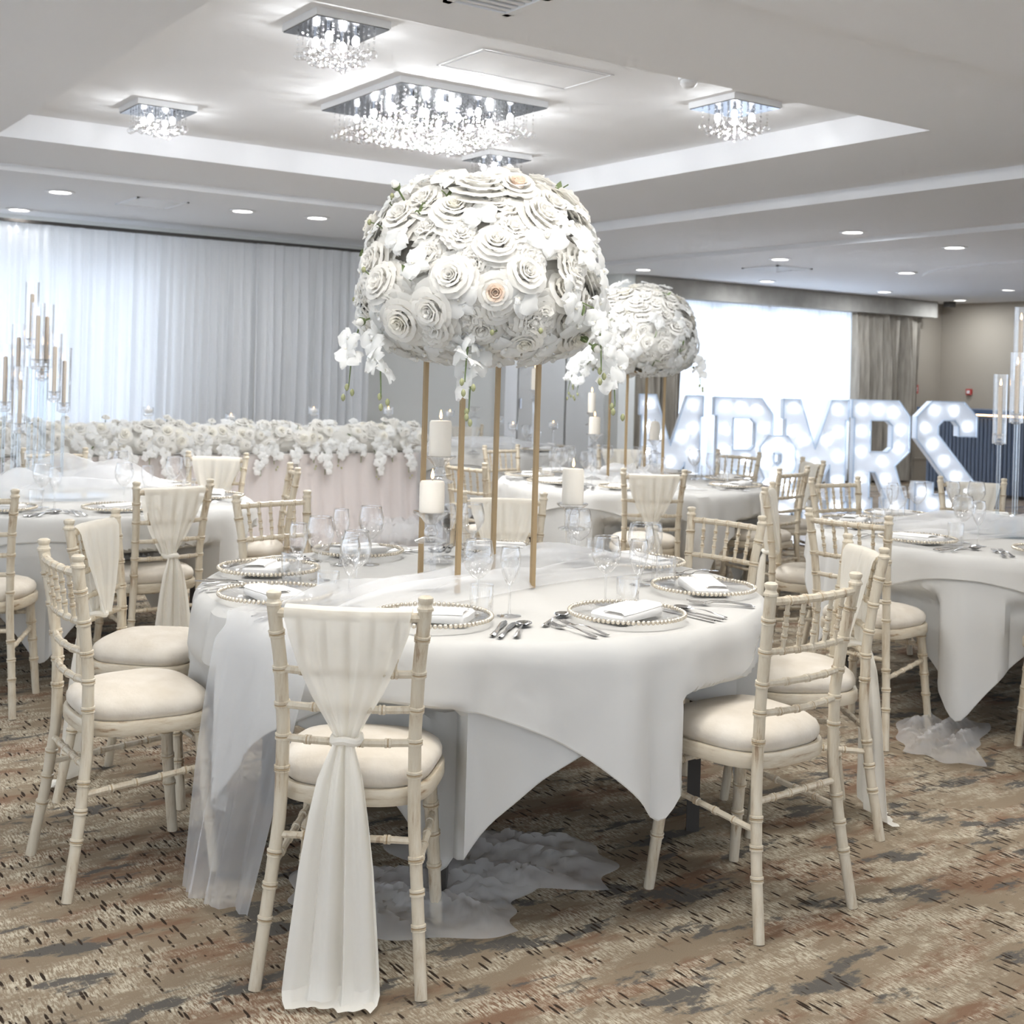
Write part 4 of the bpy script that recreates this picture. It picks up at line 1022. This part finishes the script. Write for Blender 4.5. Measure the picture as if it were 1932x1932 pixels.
def orient(o, d, tw, r=None):
    q = Vector(d).normalized().to_track_quat('Z', 'Y'); from mathutils import Quaternion
    o.rotation_mode = 'QUATERNION'; o.rotation_quaternion = q @ Quaternion((0, 0, 1), tw)
def bloom(name, me, parent, p, d, s, tw):
    o = obj(name, me, parent=parent, loc=p); orient(o, d, tw); o.scale = (s, s, s); return o
def trail(parent, p, d, L, r, n, s, meshes=OR, drop=1.0, buds=3):
    """hanging orchid spray: stem part with orchid blooms"""
    p = Vector(p); d = Vector(d).normalized(); pts = [p]
    for k in range(8):
        t = (k + 1) / 8; d = (d + Vector((0, 0, -1)) * .35 * drop).normalized(); pts.append(pts[-1] + d * L / 8)
    st_ = obj('orchid_stem', MB().tube(pts, [.0035 - .0002 * i for i in range(9)], 6), 'green', parent)
    for k in range(n):
        f = (k + .4) / (n + .8) * 7; i = int(f); q = pts[i].lerp(pts[i + 1], f - i)
        dd = Vector((r.uniform(-1, 1), r.uniform(-1, 1), .25)); dd = (dd - fw * 1.0 * 0).normalized()
        bloom('orchid', meshes[k % 2], st_, q + dd * .018, dd - fw * .9, s * r.uniform(.85, 1.1), r.uniform(0, 6))
    for k in range(buds):
        q = pts[-1] + Vector((r.uniform(-.02, .02), r.uniform(-.02, .02), -.016 * k)); b = obj('orchid_bud', BUDM, parent=st_, loc=q); b.scale = (.009, .009, .011)
def SH(d, R, Hu, Hd):
    d = Vector(d); s = math.hypot(d.x, d.y); k = s ** .68 / max(s, 1e-4); return Vector((d.x * k * R, d.y * k * R, d.z * (Hu if d.z > 0 else Hd)))
def flower_ball(name, label, cx, cyy, zc, R, Hu, Hd, seed, trails, group, hi=True):
    r = random.Random(seed); t = thing(name, label, 'flower arrangement', (cx, cyy, zc), 0, group)
    core = MB(); core.sph((0, 0, 0), 1, 24, 16); core.v = [SH((x, y, z), R - .09, Hu - .085, Hd - .06) for x, y, z in core.v]; obj('foliage_core', core, 'petal', t)
    M_ = RO if hi else ROL; N = 196; no = 0; nr = 0; rest = MB()
    for k in range(N):
        u = 1 - 2 * (k + .5) / N; ph = k * 2.39996 + r.uniform(-.15, .15); s = math.sqrt(1 - u * u)
        d = Vector((s * math.cos(ph), s * math.sin(ph), u)); zb = 1.0
        p = SH(d, R - .05, Hu - .05, Hd - .04); nrm = Vector((d.x, d.y, d.z * (1 if d.z > 0 else 1.5))).normalized()
        nrm = (nrm + Vector((r.uniform(-.25, .25), r.uniform(-.25, .25), r.uniform(-.15, .25)))).normalized()
        side = d.dot(-rt)
        orch = r.random() < (.62 if side > .45 or side < -.6 else .2)
        if orch and no < 60:
            no += 1; bloom('orchid', OR[k % 2], t, p + nrm * r.uniform(.03, .05), nrm, r.uniform(.054, .068), r.uniform(0, 6))
        elif nr < 100:
            nr += 1; q = r.random(); me = M_[0] if q < .45 else M_[3 % len(M_)] if q < .66 else M_[2] if q < .955 else M_[1]
            bloom('rose', me, t, p + nrm * r.uniform(-.02, .012), nrm, r.uniform(.070, .094) * (1 if q < .9 else 1.05), r.uniform(0, 6))
        else:
            no += 1; bloom('orchid', OR[k % 2], t, p + nrm * .04, nrm, .055, r.uniform(0, 6))
    for k in range(98):   # small filler roses between the big ones
        u = 1 - 2 * (k + .5) / 98; ph = k * 2.39996 + 1.3; s = math.sqrt(1 - u * u); d = Vector((s * math.cos(ph), s * math.sin(ph), u)); zb = 1
        bloom('small_rose', ROL[k % 3], t, SH(d, R - .06, Hu - .055, Hd - .045), d + Vector((r.uniform(-.4, .4), r.uniform(-.4, .4), r.uniform(-.2, .4))), r.uniform(.056, .074), r.uniform(0, 6))
    for k in range(26):
        u = r.uniform(-.8, .9); ph = r.uniform(0, 6.28); s = math.sqrt(1 - u * u); d = Vector((s * math.cos(ph), s * math.sin(ph), u)); zb = 1
        p = SH(d, R, Hu, Hd); q = p + Vector((r.uniform(-.04, .04), r.uniform(-.04, .04), r.uniform(-.03, .03)))
        sp = obj('sprig', MB().tube([p * .93, p * .98, q * 1.0], .0022, 5), 'green', t)
        if k % 2: l = obj('leaf', LEAF, parent=sp, loc=p * .97); orient(l, d.cross(Vector((0, 0, 1))) + Vector((0, 0, .2)), r.uniform(0, 6)); l.scale = (.045,) * 3
        else: b = obj('bud', BUDM, parent=sp, loc=q); b.scale = (.009,) * 3
    for (lx, dep, z, dx, L, n) in trails:
        p = rt * lx + fw * dep + Vector((0, 0, z)); trail(t, p, rt * dx - fw * .25 + Vector((0, 0, -.1)), L, r, n, .052)
    return t
def stand(label, cx, cyy, s, ztop, rot, group):
    t = thing('gold_flower_stand', label, 'stand', (cx, cyy, ZC + .003), rot, group); h = ztop - ZC - .003; w_ = .014
    for sx, sy in ((-1, -1), (1, -1), (1, 1), (-1, 1)): obj('leg', MB().box((sx * s / 2, sy * s / 2, h / 2), (w_, w_, h)), 'gold', t, smooth=False)
    m = MB()
    for a, b, dx, dy in ((0, -1, s, w_), (0, 1, s, w_), (-1, 0, w_, s), (1, 0, w_, s)): m.box((a * s / 2, b * s / 2, h - w_ / 2), (dx, dy, w_))
    obj('top_frame', m, 'gold', t, smooth=False); obj('top_plate', MB().box((0, 0, h - .004), (s, s, .006)), 'gold', t, smooth=False)
    return t
a0 = math.atan2(rt.y, rt.x)
c1 = at_d(903, 900, 4.08); R1 = R_(15.6) + PI / 4
stand('tall four-legged gold stand carrying big flower ball on the nearest table', c1.x, c1.y, .27, 1.53, a0 + R_(-15.6) + PI / 4, 'gold flower stands')
flower_ball('flower_ball', 'big white rose and orchid ball in the centre, on the nearest gold stand', at_d(910, 520, 4.05).x, at_d(910, 520, 4.05).y, 1.675, .405, .42, .20, 5,
    [(-.36, -.08, -.06, -.1, .26, 6), (-.32, -.18, -.12, .1, .22, 5), (0.0, -.22, -.12, -.05, .26, 6), (-.02, -.3, -.12, -.05, .16, 4), (.38, -.10, -.06, .1, .30, 7), (.36, -.18, -.04, .05, .2, 4)], 'white flower balls on gold stands')
c4 = at_d(1203, 700, 8.37)
stand('gold stand under the second flower ball on the middle table', c4.x, c4.y, .27, 1.49, a0 + R_(20), 'gold flower stands')
flower_ball('flower_ball', 'second white flower ball, smaller in view, right behind the big one', c4.x, c4.y, 1.66, .395, .42, .20, 8, [(-.32, -.2, -.05, -.9, .34, 8), (-.3, -.25, -.1, -.6, .28, 6), (-.3, -.1, -.02, -1.2, .3, 6), (.36, -.15, -.08, .1, .2, 4)], 'white flower balls on gold stands', hi=False)
# one tall rosebud sticking up at the left of the big ball, one pointing left
tb = next(o for o in C.objects if o.name == 'flower_ball'); o0 = Vector(tb.location)
for (px, py, px2, py2) in ((763, 378, 749, 354), (700, 600, 684, 606), (1100, 640, 1122, 655)):
    a, b = at_d(px, py, 3.85) - o0, at_d(px2, py2, 3.82) - o0
    s_ = obj('bud_stem', MB().tube([a, a.lerp(b, .6), b], .003, 6), 'green', tb); q = obj('rosebud', MB().lathe([(.0001, -.01), (.010, 0), (.013, .012), (.006, .026), (.0001, .028)], 10), 'petal', s_, loc=b); orient(q, b - a, 0)
    obj('calyx', MB().lathe([(.0001, -.014), (.011, -.004), (.0145, .008), (.010, .006)], 8, cap=False), 'green', q)

# ------------------------------------------------------------------ top table with garland
HX0, HX1, HY0, HY1 = 1.4, 5.38, 9.32, 10.05
tt = thing('top_table', 'long top table with pleated blush skirt under the flower garland', 'table', (0, 0, 0))
obj('tabletop', MB().box(((HX0 + HX1) / 2, (HY0 + HY1) / 2, .735), (HX1 - HX0 - .04, HY1 - HY0 - .04, .03)), 'tabletop', tt, smooth=False)
for x in (HX0 + .15, HX1 - .15):
    for y in (HY0 + .15, HY1 - .12): obj('leg', MB().box((x, y, .36), (.04, .04, .72)), 'dark', tt, smooth=False)
per = []; x = HX0
while x < HX1: per.append((x, HY0, 0, -1)); x += .012
y = HY0
while y < HY1: per.append((HX1, y, 1, 0)); y += .012
def skirt(zt_, zb, amp, seed, off, fl):
    r = random.Random(seed); ph = [r.uniform(0, 6) for _ in range(4)]; rows = []
    for j in range(13):
        t = j / 12; row = []
        for i, (x, y, nx, ny) in enumerate(per):
            s = i * .012; k = math.sin(42 * s + ph[0] + .8 * math.sin(3 * s)) * .6 + math.sin(71 * s + ph[1]) * .3 + math.sin(17 * s + ph[2] + t) * .5
            o_ = off + amp * k * (.3 + .9 * t) + fl * t * t; row.append((x + nx * o_, y + ny * o_, zt_ + (zb - zt_) * t))
        rows.append(row)
    return MB().grid(rows)
obj('pleated_skirt', skirt(.752, .02, .022, 2, .03, .05), 'blush', tt)
obj('tulle_overskirt', skirt(.758, .02, .024, 6, .075, .10), 'tulle', tt)
tag(obj('tablecloth', MB().box(((HX0 + HX1) / 2, (HY0 + HY1) / 2, .754), (HX1 - HX0 + .03, HY1 - HY0 + .03, .006)), 'linen', smooth=False), 'flat white cloth on the long top table under the garland', 'tablecloth')
gl = thing('flower_garland', 'long garland of white roses and orchids along the top table front', 'flower garland', (0, 0, .757))
r = random.Random(21); no = nr = ns = 0; core = MB()
core.tube([(HX0 + (HX1 - HX0) * i / 20, HY0 + .05 + .01 * math.sin(i), .112 + .01 * math.sin(2 * i)) for i in range(21)], [.105] * 21, 12)
core.tube([(HX1 - .05, HY0 + .05 + .5 * i / 6, .09) for i in range(7)], .09, 10); obj('garland_core', core, 'petal', gl)
rest = MB(); rest_src = []
for k in range(330):
    x = HX0 + (HX1 + .04 - HX0) * ((k * .61803) % 1); a = r.uniform(-.45, 2.7); rr_ = .115 + r.uniform(-.01, .03)
    d = Vector((r.uniform(-.3, .3), -math.cos(a - .35), math.sin(a + .1))).normalized(); p = Vector((x, HY0 + .05, .09)) + Vector((0, d.y, d.z)) * rr_
    if d.z < .15: orch = r.random() < .8
    else: orch = r.random() < .35
    if r.random() < .05: p.z += .05
    if orch and no < 100: no += 1; bloom('orchid', OR[k % 2], gl, p + d * .02, d + Vector((0, -.3, 0)), r.uniform(.05, .062), r.uniform(0, 6))
    elif not orch and nr < 100: nr += 1; bloom('rose', ROL[k % 3], gl, p, d + Vector((0, -.15, 0)), r.uniform(.055, .078), r.uniform(0, 6))
    elif ns < 95: ns += 1; bloom('small_rose', ROL[k % 3], gl, p + d * .015, d, r.uniform(.04, .055), r.uniform(0, 6))
nt_ = 0
for k in range(26):
    x = HX0 + .1 + (HX1 - HX0 - .12) * (k + r.uniform(0, .6)) / 26; L = r.choice((.08, .12, .18, .22)); p = Vector((x, HY0 - .05, .05)); st_ = None; d = Vector((r.uniform(-.4, .4), -.9, -.2)); pts = [p]
    for j in range(5): d = (d + Vector((0, .05, -.6))).normalized(); pts.append(pts[-1] + d * (L + .06) / 5)
    st_ = obj('orchid_spray', MB().tube(pts, .003, 5), 'green', gl)
    for j in range(2 + int(L / .05)):
        q = pts[min(5, j)] ; bloom('orchid', OR[j % 2], st_, q + Vector((r.uniform(-.035, .035), -.03, r.uniform(-.02, .02))), Vector((r.uniform(-.4, .4), -1, .15)), r.uniform(.046, .058), r.uniform(0, 6))
    if k % 2:
        for j in range(2): b = obj('orchid_bud', BUDM, parent=st_, loc=pts[-1] + Vector((r.uniform(-.02, .02), -.03, -.02 - .02 * j))); b.scale = (.009,) * 3
for k in range(16):   # single flowers standing up out of the garland
    x = HX0 + .3 + (HX1 - HX0 - .4) * (k + r.random()) / 16; h_ = r.uniform(.22, .29); st_ = obj('flower_stem', MB().tube([(x, HY0 + .08, .12), (x + .01, HY0 + .07, h_)], .003, 5), 'green', gl)
    bloom('small_rose', ROL[2], st_, Vector((x + .01, HY0 + .07, h_ - .005)), Vector((0, -.5, 1)), .034, r.uniform(0, 6))
for k in range(22):
    x = r.uniform(HX0, HX1); l = obj('leaf', LEAF, parent=gl, loc=(x, HY0 - .06, r.uniform(.02, .2))); orient(l, (r.uniform(-1, 1), -.4, r.uniform(-.3, .6)), r.uniform(0, 6)); l.scale = (.05,) * 3
for px, py, lb in ((280, 768, 'leftmost floating candle glass above the garland'), (436, 781, 'second floating candle glass from left above the garland'), (592, 768, 'third floating candle glass from left above the garland'), (733, 768, 'floating candle glass near right end of the garland'), (849, 774, 'floating candle glass between left gold legs, beyond the garland')):
    Yq = 9.72 if px < 800 else 10.2; p = at_y(px, py, Yq); tealight(lb, p.x, p.y, .757, p.z - .757 + .0)
for px, py, lb in ((941, 785, 'floating candle glass on far table, left of right gold leg'), (968, 797, 'lower floating candle glass on far table by gold leg'), (1044, 795, 'floating candle glass on far table, right of tall slim candle')):
    d = 11.2 if px != 941 else 11.6; p = at_d(px, py, d); tealight(lb, p.x, p.y, ZC, p.z - ZC)
for x, lb in ((2.6, 'wine glass on top table behind left of garland'), (3.55, 'wine glass on top table behind middle of garland'), (4.1, 'wine glass on top table behind garland, right of middle'), (4.85, 'wine glass on top table behind right end of garland')):
    WG.put((x, 9.70, .757), 0, lb, 'wine glasses on the top table')
